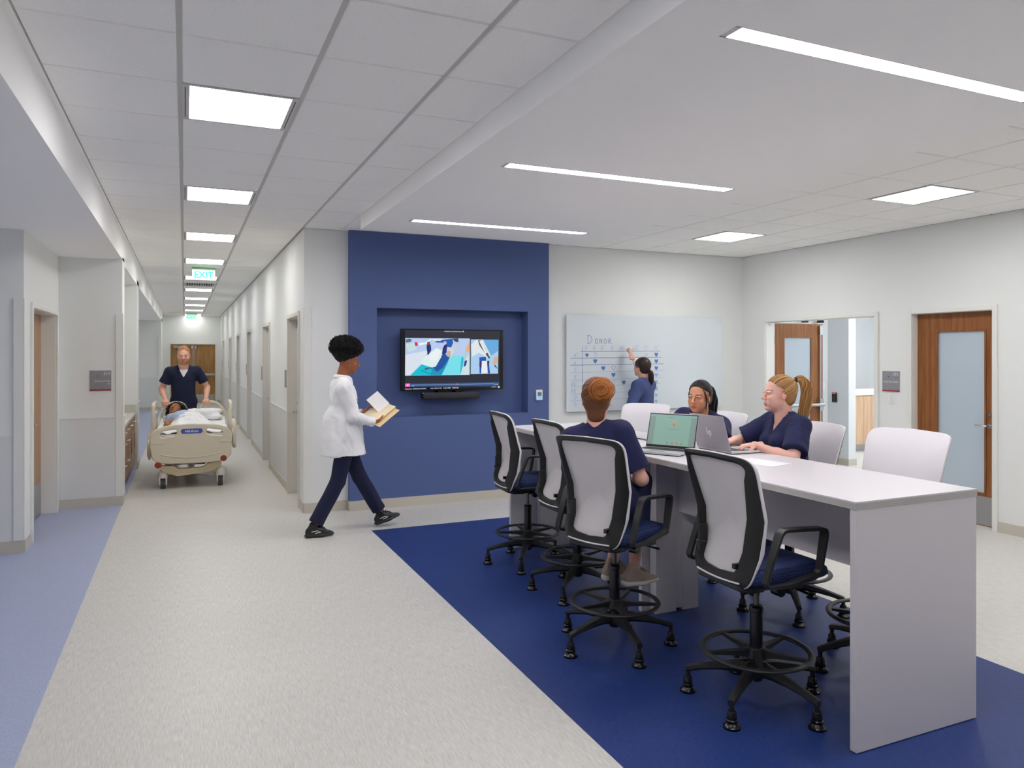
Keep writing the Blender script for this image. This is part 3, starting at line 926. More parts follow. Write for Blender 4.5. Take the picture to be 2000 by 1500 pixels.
def heart(cx, cz, s, fill, m):
    pts = []
    for i in range(20):
        t = 2 * PI * i / 20
        x = 16 * math.sin(t) ** 3
        z = 13 * math.cos(t) - 5 * math.cos(2 * t) - 2 * math.cos(3 * t) - math.cos(4 * t)
        pts.append((cx + x * s / 32 * rnd.uniform(.92, 1.06), cz + z * s / 32 * 1.15))
    if fill:
        mb = MB()
        mb.add([(cx - ox, -.0009, cz - oz)] + [(a - ox, -.0009, c - oz) for a, c in pts], [(0, i + 1, (i + 1) % 20 + 1) for i in range(20)])
        mb.build('heart', m, wb)
    else:
        strokes('heart', [pts + [pts[0]]], m, .0045)
hz = [1.697, 1.61, 1.52, 1.43, 1.338, 1.25, 1.165, 1.085]
for i, z in enumerate(hz):
    heart(5.655, z, .062 - .002 * i, True, M_INK if i < 3 else M_INKL)
heart(4.613, 1.69, .05, True, M_INK); heart(4.735, 1.70, .05, False, M_INKL); heart(4.733, 1.615, .06, True, M_INK)
heart(4.85, 1.525, .06, True, M_INK); heart(5.0, 1.53, .058, False, M_INK); heart(5.0, 1.44, .062, True, M_INK)
heart(5.0, 1.345, .055, False, M_INKL); heart(5.155, 1.34, .06, True, M_INK); heart(4.61, 1.34, .045, False, M_INKL)
heart(5.50, 1.69, .045, False, M_INKL); heart(5.31, 1.34, .045, False, M_INKL)

# ================================================================ CABINETS IN NICHE
for k, (a, c, kind) in enumerate(((9.74, 10.95, 'drawer'), (10.96, 11.6, 'door'), (11.61, 12.24, 'door'))):
    cb = empty('base_cabinet', (-.69, a, 0), 0, ['brown veneer base cabinet with drawers, nearest in the niche', 'brown veneer base cabinet with a door, middle of the niche', 'brown veneer base cabinet with a door, far end of the niche'][k], 'cabinet')
    w = c - a
    MB().box(-.6, 0, 0, w, .1, .80).box(-.6, -.06, 0, w, 0, .1).build('carcass', M_CAB, cb)
    MB().box(-.06, -.055, 0, w, 0, .1).build('toe_kick', M_DARK, cb)
    if kind == 'drawer':
        for z0, z1 in ((.66, .79), (.40, .65), (.11, .39)):
            f = MB().box(0, .02, .005, w - .005, z0, z1).build('drawer', M_CAB, cb, bevel=.002)
            for yy in (w * .3, w * .75):
                MB().tube([(.02, yy - .07, z1 - .05), (.05, yy - .07, z1 - .05), (.05, yy + .07, z1 - .05), (.02, yy + .07, z1 - .05)], .006, 8).build('pull', M_STEEL, f)
    else:
        f = MB().box(0, .02, .005, w - .005, .66, .79).build('drawer', M_CAB, cb, bevel=.002)
        MB().tube([(.02, w / 2 - .07, .73), (.05, w / 2 - .07, .73), (.05, w / 2 + .07, .73), (.02, w / 2 + .07, .73)], .006, 8).build('pull', M_STEEL, f)
        f = MB().box(0, .02, .005, w - .005, .11, .65).build('cabinet_door', M_CAB, cb, bevel=.002)
        MB().tube([(.02, .08, .38), (.05, .08, .38), (.05, .08, .60), (.02, .08, .60)], .006, 8).build('pull', M_STEEL, f)
ct = empty('countertop', (-.66, 9.73, .80), 0, 'pale stone countertop with upstand in the corridor niche', 'countertop')
MB().box(-.70, .0, 0, 2.52, 0, .04).build('slab', M_STONE, ct, bevel=.003)
MB().box(-.70, -.68, 0, 2.52, .04, .16).box(-.70, 0, 2.50, 2.52, .04, .16).build('backsplash', M_STONE, ct)

# reception counter beyond the doorway
rc = empty('reception_counter', (10.72, 9.36, 0), 0, 'white topped reception counter with vertical maple boards beyond the doorway', 'counter')
MB().box(-.05, 2.0, -.03, .7, .98, 1.05).build('counter_top', M_WHITE, rc, bevel=.004)
MB().box(0, 1.95, .02, .65, .12, .98).build('counter_body', M_MAPLE, rc)
for q in range(8):
    MB().box(.002 + q * .20, .198 + q * .20, 0, .02, .12, .975).build('board', M_MAPLE, rc, bevel=.002)
MB().box(.02, 1.93, .03, .6, 0, .12).build('plinth', M_STEEL, rc)

# ================================================================ BAR TABLES
TX0, TX1, TZ = 2.605, 3.385, 1.072
def bar_table(y0, y1, label, near):
    t = empty('bar_table', ((TX0 + TX1) / 2, (y0 + y1) / 2, 0), 0, label, 'table')
    w, l = (TX1 - TX0) / 2, (y1 - y0) / 2
    tp = MB().box(-w, w, -l, l, TZ - .006, TZ).build('tabletop', M_LAM, t)
    MB().box(-w, w, -l, l, TZ - .034, TZ - .006).build('edge_band', M_LAMEDGE, t, label='grey edge band of tabletop', bevel=.001)
    s = -1 if near else 1
    ye = s * (l - .002)
    MB().box(-w + .004, w - .004, ye - s * .034, ye, 0.004, TZ - .034).build('end_panel', M_LAM, t, bevel=.001)
    MB().box(.0, .02, -l + .04, l - .04, .66, TZ - .034).build('modesty_panel', M_LAM, t)
    return t, w, l
t, w, l = bar_table(2.27, 4.105, 'white bar height table nearest the camera with slab end panel', True)
lg = MB()
# box leg with a cable notch
nx = .16
yl = 4.03 - (2.27 + 4.105) / 2
lg.box(-.175, -.175 + nx, yl, yl + .07, 0, TZ - .034).box(-.175 + nx + .05, .165, yl, yl + .07, 0, TZ - .034).box(-.175 + nx, -.175 + nx + .05, yl, yl + .07, .02, TZ - .034)
lg.build('leg_panel', M_LAM, t, bevel=.001)
t2, w, l = bar_table(4.108, 5.94, 'white bar height table at the far end by the blue wall', False)
MB().box(-.235, .22, -l, -l + .035, 0, TZ - .034).box(-.175, .165, -l + .035, -l + .10, 0, TZ - .034).build('leg_panel', M_LAM, t2, bevel=.001)
MB().box(-.13, .165, l - .1, l - .036, 0, TZ - .034).build('leg_panel', M_LAM, t2)

# ================================================================ STOOLS
def grid_mesh(mb, pts, closed_u=False):
    nu, nv = len(pts), len(pts[0])
    vs = [p for r in pts for p in r]
    fs = []
    for i in range(nu if closed_u else nu - 1):
        for j in range(nv - 1):
            i2 = (i + 1) % nu
            fs.append((i * nv + j, i2 * nv + j, i2 * nv + j + 1, i * nv + j + 1))
    return mb.add(vs, fs)
ZB, ZT = .625, 1.225
def interp(tab, v):
    for (a, x0), (c, x1) in zip(tab, tab[1:]):
        if v <= c:
            t = (v - a) / (c - a); t = max(0, t)
            return x0 + (x1 - x0) * t
    return tab[-1][1]
PROF = [(.60, -.212), (.64, -.226), (.70, -.214), (.86, -.156), (.89, -.154), (1.16, -.236), (1.20, -.254), (1.235, -.282)]
def smooth_prof(z):
    return sum(interp(PROF, z + d) for d in (-.02, -.01, 0, .01, .02)) / 5
HALFW = [(.60, .195), (.66, .206), (.88, .222), (1.10, .238), (1.20, .245), (1.23, .245)]
def back_outline(n=72, inset=0.0, insz=0.0, insb=0.0, eb=.26, et=.15):
    """closed outline (y, z) of the back, going round"""
    pts = []
    z0, z1 = ZB + insb, ZT - insz
    for i in range(n):
        a = 2 * PI * i / n
        c, s = math.cos(a), math.sin(a)
        e = eb if s < 0 else et
        u = math.copysign(abs(c) ** e, c)
        v = math.copysign(abs(s) ** e, s)
        z = (z0 + z1) / 2 + v * (z1 - z0) / 2
        hw = interp(HALFW, z) - (inset if not callable(inset) else inset(z))
        z += (-.018 * (1 - u * u) if v < 0 else .012 * (1 - u * u))
        pts.append((u * hw, z))
    return pts
def bp(y, z, off):
    """point on the curved back; off>0 is towards the sitter"""
    return (smooth_prof(z) + 1.1 * y * y * (.35 if z < .8 else .28) + off, y, z)
def shell(outl, off_f, off_b, dome=0.0, nr=6):
    mb = MB()
    n = len(outl)
    cy = 0
    cz = (min(p[1] for p in outl) + max(p[1] for p in outl)) / 2
    rings = []
    for k in range(nr, -1, -1):
        s = k / nr
        r = []
        for y, z in outl:
            yy, zz = y * s, cz + (z - cz) * s
            r.append(bp(yy, zz, off_f - dome * s ** 4))
        rings.append(r)
    front = rings
    back = []
    for k in range(0, nr + 1):
        s = k / nr
        back.append([bp(y * s, cz + (z - cz) * s, off_b) for y, z in outl])
    allr = front[:-1] + [[bp(y * .02, cz + (z - cz) * .02, off_f) for y, z in outl]]
    mb.loft(list(reversed(allr)) , cap=False)
    allb = [[bp(y * .02, cz + (z - cz) * .02, off_b) for y, z in outl]] + back[1:]
    mb.loft(allb, cap=False)
    mb.loft([allr[0], back[-1]], cap=False)
    mb.add(allr[-1], [tuple(range(n))])
    mb.add(allb[0], [tuple(range(n))])
    return mb
def make_stool():
    r = empty('bar_stool')
    # upholstered front of the back
    o1 = back_outline(72)
    shell(back_outline(72, -.004, -.003, .03, .26, .17), .030, -.001, .018).build('backrest', M_FABW, r, smooth=True, ang=50, label='white upholstered front of the back')
    # thin pale edge trim
    rings = []
    for y, z in o1:
        s = 1.012
        rings.append([bp(y, z, .010), bp(y * s, z + (.003 if z > .9 else -.003), .006), bp(y * s, z + (.003 if z > .9 else -.003), -.002), bp(y * .985, z, -.004)])
    MB().loft(rings, closed=True).build('edge_trim', M_TRIMW, r, smooth=True)
    # black frame
    inn = back_outline(72, lambda z: .066 - .026 * min(1, max(0, (z - .75) / .4)), .027, .068, .20, .13)
    rings = []
    for (y, z), (yi, zi) in zip(o1, inn):
        dp = .020 + .036 * min(1, max(0, abs(yi) - .09) / .07) * max(0, min(1, (1.19 - z) / .10))
        rings.append([bp(y * .995, z, .004), bp(y * .995, z, -.010), bp(y + (yi - y) * .5, z + (zi - z) * .5, -.010 - dp * .55), bp(yi + (y - yi) * .12, zi + (z - zi) * .12, -dp), bp(yi, zi, -dp * .92), bp(yi, zi, .002)])
    MB().loft(rings, closed=True).build('back_frame', M_BLACK, r, smooth=True, ang=40, label='black plastic back frame')
    shell(back_outline(72, lambda z: .052 - .024 * min(1, max(0, (z - .75) / .4)), .020, .052, .20, .13), .002, -.007).build('back_mesh', M_MESHG, r, smooth=True, label='pale grey woven panel on the rear')
    # pale strip along the foot of the back
    MB().tube([bp(y, .640 + .25 * y * y, -.024) for y in [-.15 + .030 * i for i in range(11)]], .0045, 8).build('pale_strip', M_TRIMW, r, smooth=True)
    MB().box(-.262, -.222, -.150, -.130, .715, .738).build('adjuster_tab', M_BLACKG, r)
    MB().box(-.235, -.185, .135, .152, .70, .86).box(-.245, -.19, .13, .155, .77, .785).build('side_slider', M_BLACK, r, bevel=.005)
    # yoke from the back to the mechanism
    rings = []
    for x, hw, z, h in ((-.235, .15, .622, .030), (-.18, .17, .612, .035), (-.10, .16, .607, .035), (-.02, .11, .607, .035)):
        rings.append([(x, -hw, z - h / 2), (x, hw, z - h / 2), (x, hw * .96, z + h / 2), (x, -hw * .96, z + h / 2)])
    MB().loft(rings).build('back_yoke', M_BLACK, r, bevel=.008, smooth=True)
    # seat
    def srings(levels, cx=.035):
        out = []
        for z, sx, sy in levels:
            ring = []
            for i in range(48):
                a = 2 * PI * i / 48
                c, s = math.cos(a), math.sin(a)
                u = math.copysign(abs(c) ** .42, c); v = math.copysign(abs(s) ** .42, s)
                ring.append((cx + u * sx, v * sy * (1 - .04 * u), z + (-.012 if u > .8 else 0) * (z > .66)))
            out.append(ring)
        return out
    mb = MB().loft(srings([(.640, .225, .215), (.646, .248, .238), (.665, .256, .246), (.690, .252, .242), (.704, .236, .226), (.712, .20, .19), (.716, .14, .13), (.717, .05, .05)]))
    mb.build('seat', M_SEAT, r, smooth=True, ang=60, label='navy patterned seat pad')
    MB().loft(srings([(.615, .16, .15), (.622, .215, .205), (.641, .235, .225)])).build('seat_shell', M_BLACK, r, smooth=True)
    # armrests: closed loops
    for s in (-1, 1):
        y = s * .272
        path = [(-.195, .675), (-.165, .76), (-.115, .885), (-.098, .900), (-.08, .904), (.135, .892), (.155, .885), (.160, .870), (.155, .84), (.128, .705), (.118, .690), (.10, .682), (-.06, .655), (-.16, .652), (-.185, .658)]
        n = len(path)
        rings = []
        for i, (x, z) in enumerate(path):
            (xa, za), (xb, zb) = path[i - 1], path[(i + 1) % n]
            tx, tz = xb - xa, zb - za
            L = math.hypot(tx, tz)
            nx_, nz_ = -tz / L, tx / L
            hw = .023 if z > .8 else .019
            tt = .008
            rings.append([(x + nx_ * tt, y - hw, z + nz_ * tt), (x + nx_ * tt, y + hw, z + nz_ * tt), (x - nx_ * tt, y + hw, z - nz_ * tt), (x - nx_ * tt, y - hw, z - nz_ * tt)])
        MB().loft(rings, closed=True).box(-.05, .03, min(y, s * .12), max(y, s * .12), .628, .652).build('armrest', M_BLACK, r, bevel=.003, smooth=True, label='black closed loop armrest')
    # mechanism, lift, column
    MB().box(-.10, .10, -.07, .07, .575, .618).box(-.04, .06, -.11, -.07, .575, .60).build('tilt_mechanism', M_BLACKG, r, bevel=.008)
    MB().tube([(.05, -.07, .60), (.06, -.20, .598), (.065, -.27, .596)], [.006, .006, .011], 8, flat=.6).build('height_lever', M_BLACKG, r, smooth=True)
    MB().cyl((0, -.12, .585), (0, -.17, .585), .026, n=16).build('tension_knob', M_BLACKG, r, smooth=True)
    MB().cyl((0, 0, .45), (0, 0, .58), .014, n=16).build('gas_lift', M_STEEL_D, r, smooth=True)
    MB().lathe([(.0, .13), (.031, .13), (.031, .44), (.034, .443), (.034, .462), (.028, .470), (.0, .470)], n=24).build('column', M_BLACKG, r, smooth=True)
    fr = MB().tube([(.252 * math.cos(a), .252 * math.sin(a), .25) for a in [2 * PI * i / 56 for i in range(56)]], .016, 10, flat=.62, up=(0, 0, 1), closed=True).build('foot_ring', M_BLACK, r, smooth=True, label='black foot ring')
    MB().lathe([(.033, .215), (.052, .218), (.050, .245), (.042, .268), (.034, .272)], n=24).build('ring_hub', M_BLACK, r, smooth=True)
    for k in range(5):
        a = 2 * PI * k / 5 + .3
        rings = []
        for d, hw, zt, zb in ((.035, .020, .262, .222), (.10, .017, .256, .232), (.24, .011, .252, .240)):
            rings.append([(d, -hw, zb), (d, hw, zb), (d, hw, zt), (d, -hw, zt)])
        m = MB().loft(rings)
        m.xform(Matrix.Rotation(a, 4, 'Z'))
        m.build('spoke', M_BLACK, fr)
    MB().lathe([(.0, .105), (.028, .105), (.034, .115), (.050, .135), (.052, .175), (.046, .195), (.034, .205), (.0, .205)], n=24).build('base_hub', M_BLACK, r, smooth=True)
    leg = MB()
    rings = []
    for d, hw, zt, zb in ((.03, .032, .200, .132), (.10, .029, .190, .138), (.18, .025, .172, .134), (.26, .021, .152, .122), (.318, .019, .136, .106), (.338, .017, .128, .102)):
        rings.append([(d, -hw * .6, zb), (d, hw * .6, zb), (d, hw, zb + (zt - zb) * .35), (d, hw * .8, zt - .003), (d, 0, zt + .002), (d, -hw * .8, zt - .003), (d, -hw, zb + (zt - zb) * .35)])
    leg.loft(rings)
    leg.cyl((.328, 0, .118), (.328, 0, .062), .012, n=12)
    lme = leg.mesh('leg', M_BLACK, True, 30)
    gme = MB().lathe([(.0, .075), (.017, .078), (.021, .072), (.023, .042), (.028, .038), (.028, .031), (.024, .026), (.029, .018), (.040, .010), (.040, .0), (.0, .0)], (.328, 0, 0), 18).mesh('glide', M_BLACKG, True, 40)
    for k in range(5):
        l = obj('leg', lme, r)
        l['k'] = k
        obj('glide', gme, l)
    return r
M_STEEL_D = mat('dark_steel', (90, 90, 92), 0.3, metal=.9)
stool0 = make_stool()
stools = {
 'B': (2.565, 2.825, 0, 65, 0, 'empty bar stool with black frame nearest the camera, at the near table'),
 'A': (2.31, 3.72, 20, 190, 0, 'bar stool under the seated woman with the ginger bun, black armrest and foot ring showing'),
 'D': (2.59, 4.67, 0, 152, 0, 'empty bar stool with black frame between the ginger haired woman and the farthest stool'),
 'C': (2.57, 5.47, -4, 164, 0, 'empty bar stool at the far end of the tables, before the blue wall'),
 'G4': (3.43, 2.84, 182, 160, .045, 'empty white bar stool across the near table, in front of the cherry door'),
 'G3': (3.70, 3.76, 180, 163, 0, 'white bar stool behind the blonde seated woman'),
 'G2': (3.74, 4.72, 184, 100, 0, 'white bar stool behind the dark haired seated woman'),
 'G1': (3.76, 5.72, 208, 120, 0, 'empty white bar stool with rounded back below the whiteboard'),
}
ST = {}
for i, (k, (x, y, rz, ph, dz, lab)) in enumerate(stools.items()):
    o = stool0 if i == 0 else copy_tree(stool0)
    o.location = (x, y, 0)
    o.rotation_euler.z = R(rz)
    ST[k] = o
    tag(o, lab, 'bar stool', 'bar stools around the tables')
    for ch in o.children:
        if ch.name.startswith('leg'):
            ch.rotation_euler.z = R(ph - rz + 72 * ch['k'])
        elif dz and not ch.name.startswith(('base_hub', 'column', 'gas_lift')):
            ch.location.z = dz if not ch.name.startswith(('foot_ring', 'ring_hub')) else dz * .9
for o in bpy.data.objects:
    if 'k' in o: del o['k']

# ================================================================ LAPTOPS
M_LAP = mat('laptop_silver', (170, 166, 172), 0.35, metal=.6)
M_LAPB = mat('laptop_body', (205, 205, 208), 0.35, metal=.4)
M_KEY = mat('laptop_keys', (48, 48, 52), .5)
def laptop(loc, rz, lean, screen, label, logo):
    """local: hinge along y at x=0, base extends to +x towards the user"""
    t = empty('laptop', loc, R(rz), label, 'laptop')
    W_, D_ = .345, .235
    MB().box(0, D_, -W_ / 2, W_ / 2, .004, .018).build('base', M_LAPB, t, bevel=.003)
    MB().box(.004, D_ - .004, -W_ / 2 + .004, W_ / 2 - .004, 0, .004).build('underside', M_BLACKG, t)
    kb = MB().box(.022, .125, -W_ / 2 + .02, W_ / 2 - .02, .0178, .0184).build('keyboard', M_KEY, t)
    k = MB()
    for r_ in range(6):
        for c_ in range(15):
            y = -W_ / 2 + .024 + c_ * .0203
            k.box(.026 + r_ * .0162, .039 + r_ * .0162, y, y + .0165, .0184, .0200)
    k.build('keys', M_KEY, kb, kind='stuff')
    MB().box(.145, .215, -.055, .055, .0178, .0184).build('touchpad', M_LAP, t)
    H_ = .232
    M = Matrix.Translation((0, 0, .016)) @ Matrix.Rotation(R(-lean), 4, 'Y')
    ld = MB().box(-.007, 0, -W_ / 2, W_ / 2, .0, H_)
    ld.xform(M)
    lid = ld.build('lid', M_LAP, t, bevel=.002)
    m = MB().box(0, .0008, -W_ / 2 + .003, W_ / 2 - .003, .003, H_ - .003).xform(M)
    m.build('screen_bezel', M_BLACKG, lid)
    if screen:
        sc = {}
        def q(c, y0, y1, z0, z1, l):
            # y0..y1 in 0..1 from the sitter's left
            a = W_ / 2 - .008 - y0 * (W_ - .016); b_ = W_ / 2 - .008 - y1 * (W_ - .016)
            zz = lambda v: .018 + v * (H_ - .028)
            x = .0010 + .0004 * l
            sc.setdefault(c, MB()).quad((x, -a, zz(z0)), (x, -b_, zz(z0)), (x, -b_, zz(z1)), (x, -a, zz(z1)))
        q((160, 202, 188), 0, 1, 0, 1, 0)
        q((150, 176, 170), 0, .12, 0, .93, 1); q((151, 177, 170), .88, 1, 0, .93, 1)
        q((150, 205, 210), 0, 1, .95, .985, 1)
        for yy in (.44, .52, .60):
            pass
        q((210, 190, 160), .50, .57, .66, .86, 2); q((214, 150, 120), .51, .56, .62, .72, 3)
        q((140, 170, 160), .36, .66, .52, .535, 2)
        for i in range(4): q((150, 190, 178), .30 + .03 * (i % 2), .78 - .06 * (i % 3), .20 + .07 * i, .208 + .07 * i, 2)
        for i in range(4): q((226, 130, 110), .42 + .10 * i, .455 + .10 * i, .05, .11, 2)
        q((120, 140, 140), .40, .50, .90, .912, 2)
        for i, (c, mb) in enumerate(sc.items()):
            mb.xform(M).build('screen' if i == 0 else 'screen_area', em('lapscr_%d' % i, c, .62), lid)
    if logo:
        # slanted two-letter mark made of bars
        g = MB()
        def bar(y0, z0, y1, z1, wd=.0035):
            g.quad((-.0075, y0 - wd, z0), (-.0075, y0 + wd, z0), (-.0075, y1 + wd, z1), (-.0075, y1 - wd, z1))
        # seen from behind: +y runs to the viewer's left or right depending on the turn
        s_ = -1
        bar(s_ * -.026, .100, s_ * -.019, .150)
        bar(s_ * -.012, .100, s_ * -.0085, .125)
        bar(s_ * -.0155, .1225, s_ * -.0150, .1265, .0065)
        bar(s_ * -.003, .078, s_ * .0035, .1265)
        bar(s_ * .014, .100, s_ * .0175, .125)
        bar(s_ * .0100, .1225, s_ * .0105, .1265, .008)
        bar(s_ * .0070, .0985, s_ * .0075, .1025, .008)
        g.xform(M).build('logo', mat('logo_silver', (235, 235, 240), .3), lid)
    return t
LZ = TZ + .001
laptop((2.885, 3.975, LZ), 208.6, 18, True, 'open laptop with pale green page in front of the ginger haired woman', False)
laptop((3.130, 3.83, LZ), -2, 16, False, 'open silver laptop seen from behind, used by the blonde woman', True)
t = empty('laptop', (3.19, 4.62, LZ), R(0), 'closed pale laptop lying near the seam of the tables', 'laptop')
MB().box(-.12, .12, -.17, .17, .0, .006).build('base', M_BLACKG, t)
MB().box(-.12, .12, -.17, .17, .006, .020).build('lid', M_LAPB, t, bevel=.003)
t = MB().box(-.10, .10, -.14, .14, 0, .0006).build('paper_sheet', mat('paper_white', (236, 235, 240), .8), None, label='sheet of white paper on the near table by the silver laptop', cat='paper')
t.location = (3.06, 3.33, LZ)
t.rotation_euler.z = R(12)
# ================================================================ PEOPLE: distance-field figures, polygonised
V3 = lambda *a: np.array(a, dtype=np.float64)
def nrm(v):
    v = np.asarray(v, float)
    return v / (np.linalg.norm(v) + 1e-12)
class Sdf:
    def __init__(s, lo, hi, h):
        s.lo = np.array(lo, float); s.h = h
        s.n = np.ceil((np.array(hi, float) - s.lo) / h).astype(int) + 1
        s.ax = [(s.lo[i] + h * np.arange(s.n[i])).astype(np.float32) for i in range(3)]
        s.d = np.full(tuple(s.n), .5, np.float32)
    def sub(s, lo, hi):
        a = np.clip(np.floor((np.array(lo) - s.lo) / s.h).astype(int), 0, s.n - 1)
        b = np.clip(np.ceil((np.array(hi) - s.lo) / s.h).astype(int) + 1, 0, s.n)
        if np.any(b <= a): return None, None
        sl = tuple(slice(a[i], b[i]) for i in range(3))
        P = (s.ax[0][sl[0]][:, None, None], s.ax[1][sl[1]][None, :, None], s.ax[2][sl[2]][None, None, :])
        return sl, P
    def _merge(s, sl, d, k, cut):
        c = s.d[sl]
        if cut:
            d = -d
            if k > 0:
                hh = np.clip(.5 - .5 * (d - c) / k * -1, 0, 1)   # smooth max
                hh = np.clip(.5 + .5 * (d - c) / k, 0, 1)
                s.d[sl] = c * (1 - hh) + d * hh + k * hh * (1 - hh)
            else:
                s.d[sl] = np.maximum(c, d)
        else:
            if k > 0:
                hh = np.clip(.5 + .5 * (c - d) / k, 0, 1)
                s.d[sl] = c * (1 - hh) + d * hh - k * hh * (1 - hh)
            else:
                s.d[sl] = np.minimum(c, d)
    def cap(s, a, b, ra, rb=None, k=.02, up=None, flat=1.0, cut=False, planes=()):
        """tapered capsule; up/flat squash it along one direction; planes = [(point, normal)] keeps the side behind the normal"""
        rb = ra if rb is None else rb
        a = np.asarray(a, float); b = np.asarray(b, float)
        m = max(ra, rb) + k + 3 * s.h
        sl, P = s.sub(np.minimum(a, b) - m, np.maximum(a, b) + m)
        if sl is None: return s
        ab = b - a
        L2 = float(ab @ ab) + 1e-9
        q = [P[i] - np.float32(a[i]) for i in range(3)]
        t = np.clip((q[0] * ab[0] + q[1] * ab[1] + q[2] * ab[2]) / L2, 0, 1).astype(np.float32)
        e = [q[i] - t * np.float32(ab[i]) for i in range(3)]
        l2 = e[0] ** 2 + e[1] ** 2 + e[2] ** 2
        r = ra + (rb - ra) * t
        if flat != 1.0:
            u = np.asarray(up, float)
            u = nrm(u - ab * (u @ ab) / L2)
            en = e[0] * u[0] + e[1] * u[1] + e[2] * u[2]
            l2 = l2 + en ** 2 * (1 / flat ** 2 - 1)
            d = (np.sqrt(l2) - r) * (flat + (1 - flat) * .5)
        else:
            d = np.sqrt(l2) - r
        for p0, n0 in planes:
            n0 = nrm(n0)
            d = np.maximum(d, (P[0] - p0[0]) * n0[0] + (P[1] - p0[1]) * n0[1] + (P[2] - p0[2]) * n0[2])
        s._merge(sl, d.astype(np.float32), k, cut)
        return s
    def ell(s, c, r, k=.02, rot=None, cut=False, planes=()):
        c = np.asarray(c, float); r = np.asarray(r, float)
        m = r.max() + k + 3 * s.h
        sl, P = s.sub(c - m, c + m)
        if sl is None: return s
        q = [P[i] - np.float32(c[i]) for i in range(3)]
        if rot is not None:
            Rm = np.array(rot, float)       # columns = local axes
            q = [q[0] * Rm[0, i] + q[1] * Rm[1, i] + q[2] * Rm[2, i] for i in range(3)]
        k0 = np.sqrt((q[0] / r[0]) ** 2 + (q[1] / r[1]) ** 2 + (q[2] / r[2]) ** 2)
        k1 = np.sqrt((q[0] / r[0] ** 2) ** 2 + (q[1] / r[1] ** 2) ** 2 + (q[2] / r[2] ** 2) ** 2) + 1e-9
        d = k0 * (k0 - 1) / k1
        for p0, n0 in planes:
            n0 = nrm(n0)
            d = np.maximum(d, (P[0] - p0[0]) * n0[0] + (P[1] - p0[1]) * n0[1] + (P[2] - p0[2]) * n0[2])
        s._merge(sl, d.astype(np.float32), k, cut)
        return s
    def fn(s, f, cut=False, k=0.0):
        sl = tuple(slice(0, n) for n in s.n)
        P = (s.ax[0][:, None, None], s.ax[1][None, :, None], s.ax[2][None, None, :])
        s._merge(sl, np.broadcast_to(f(*P), s.d.shape).astype(np.float32), k, cut)
        return s
    def mesh(s, smooth=2):
        d = s.d.copy()
        d[0] = d[-1] = .5; d[:, 0] = d[:, -1] = .5; d[:, :, 0] = d[:, :, -1] = .5
        ins = d < 0
        c8 = [ins[i:ins.shape[0] - 1 + i, j:ins.shape[1] - 1 + j, k:ins.shape[2] - 1 + k] for i in (0, 1) for j in (0, 1) for k in (0, 1)]
        cnt = sum(c.astype(np.int8) for c in c8)
        act = (cnt > 0) & (cnt < 8)
        I = np.argwhere(act)
        idx = np.full(act.shape, -1, np.int64)
        idx[act] = np.arange(len(I))
        corner = np.array([[i, j, k] for i in (0, 1) for j in (0, 1) for k in (0, 1)])
        vals = np.stack([d[I[:, 0] + c[0], I[:, 1] + c[1], I[:, 2] + c[2]] for c in corner], 1)
        acc = np.zeros((len(I), 3)); num = np.zeros(len(I))
        for a in range(8):
            for b in range(a + 1, 8):
                if np.abs(corner[a] - corner[b]).sum() != 1: continue
                va, vb = vals[:, a], vals[:, b]
                x = (va < 0) != (vb < 0)
                t = np.where(x, va / np.where(x, va - vb, 1), 0)
                acc += np.where(x[:, None], corner[a] + t[:, None] * (corner[b] - corner[a]), 0)
                num += x
        v = s.lo + (I + acc / num[:, None]) * s.h
        quads = []
        for ax in range(3):
            sh = [slice(None)] * 3
            s0 = sh.copy(); s1 = sh.copy()
            s0[ax] = slice(0, -1); s1[ax] = slice(1, None)
            A, B = ins[tuple(s0)], ins[tuple(s1)]
            e = A != B
            E = np.argwhere(e)
            u, w = (ax + 1) % 3, (ax + 2) % 3
            ok = (E[:, u] > 0) & (E[:, w] > 0) & (E[:, u] < act.shape[u]) & (E[:, w] < act.shape[w])
            E = E[ok]
            def gi(du, dw):
                q = E.copy(); q[:, u] -= du; q[:, w] -= dw
                return idx[q[:, 0], q[:, 1], q[:, 2]]
            Q = np.stack([gi(0, 0), gi(1, 0), gi(1, 1), gi(0, 1)], 1)
            fl = A[tuple(E.T)]
            Q[~fl] = Q[~fl][:, ::-1]
            quads.append(Q)
        f = np.concatenate(quads)
        f = f[(f >= 0).all(1)]
        # light Laplacian smoothing
        for _ in range(smooth):
            acc = np.zeros_like(v); num = np.zeros(len(v))
            for a, b in ((0, 1), (1, 2), (2, 3), (3, 0)):
                np.add.at(acc, f[:, a], v[f[:, b]]); np.add.at(num, f[:, a], 1)
                np.add.at(acc, f[:, b], v[f[:, a]]); np.add.at(num, f[:, b], 1)
            v = v * .5 + .5 * acc / np.maximum(num, 1)[:, None]
        return v, f

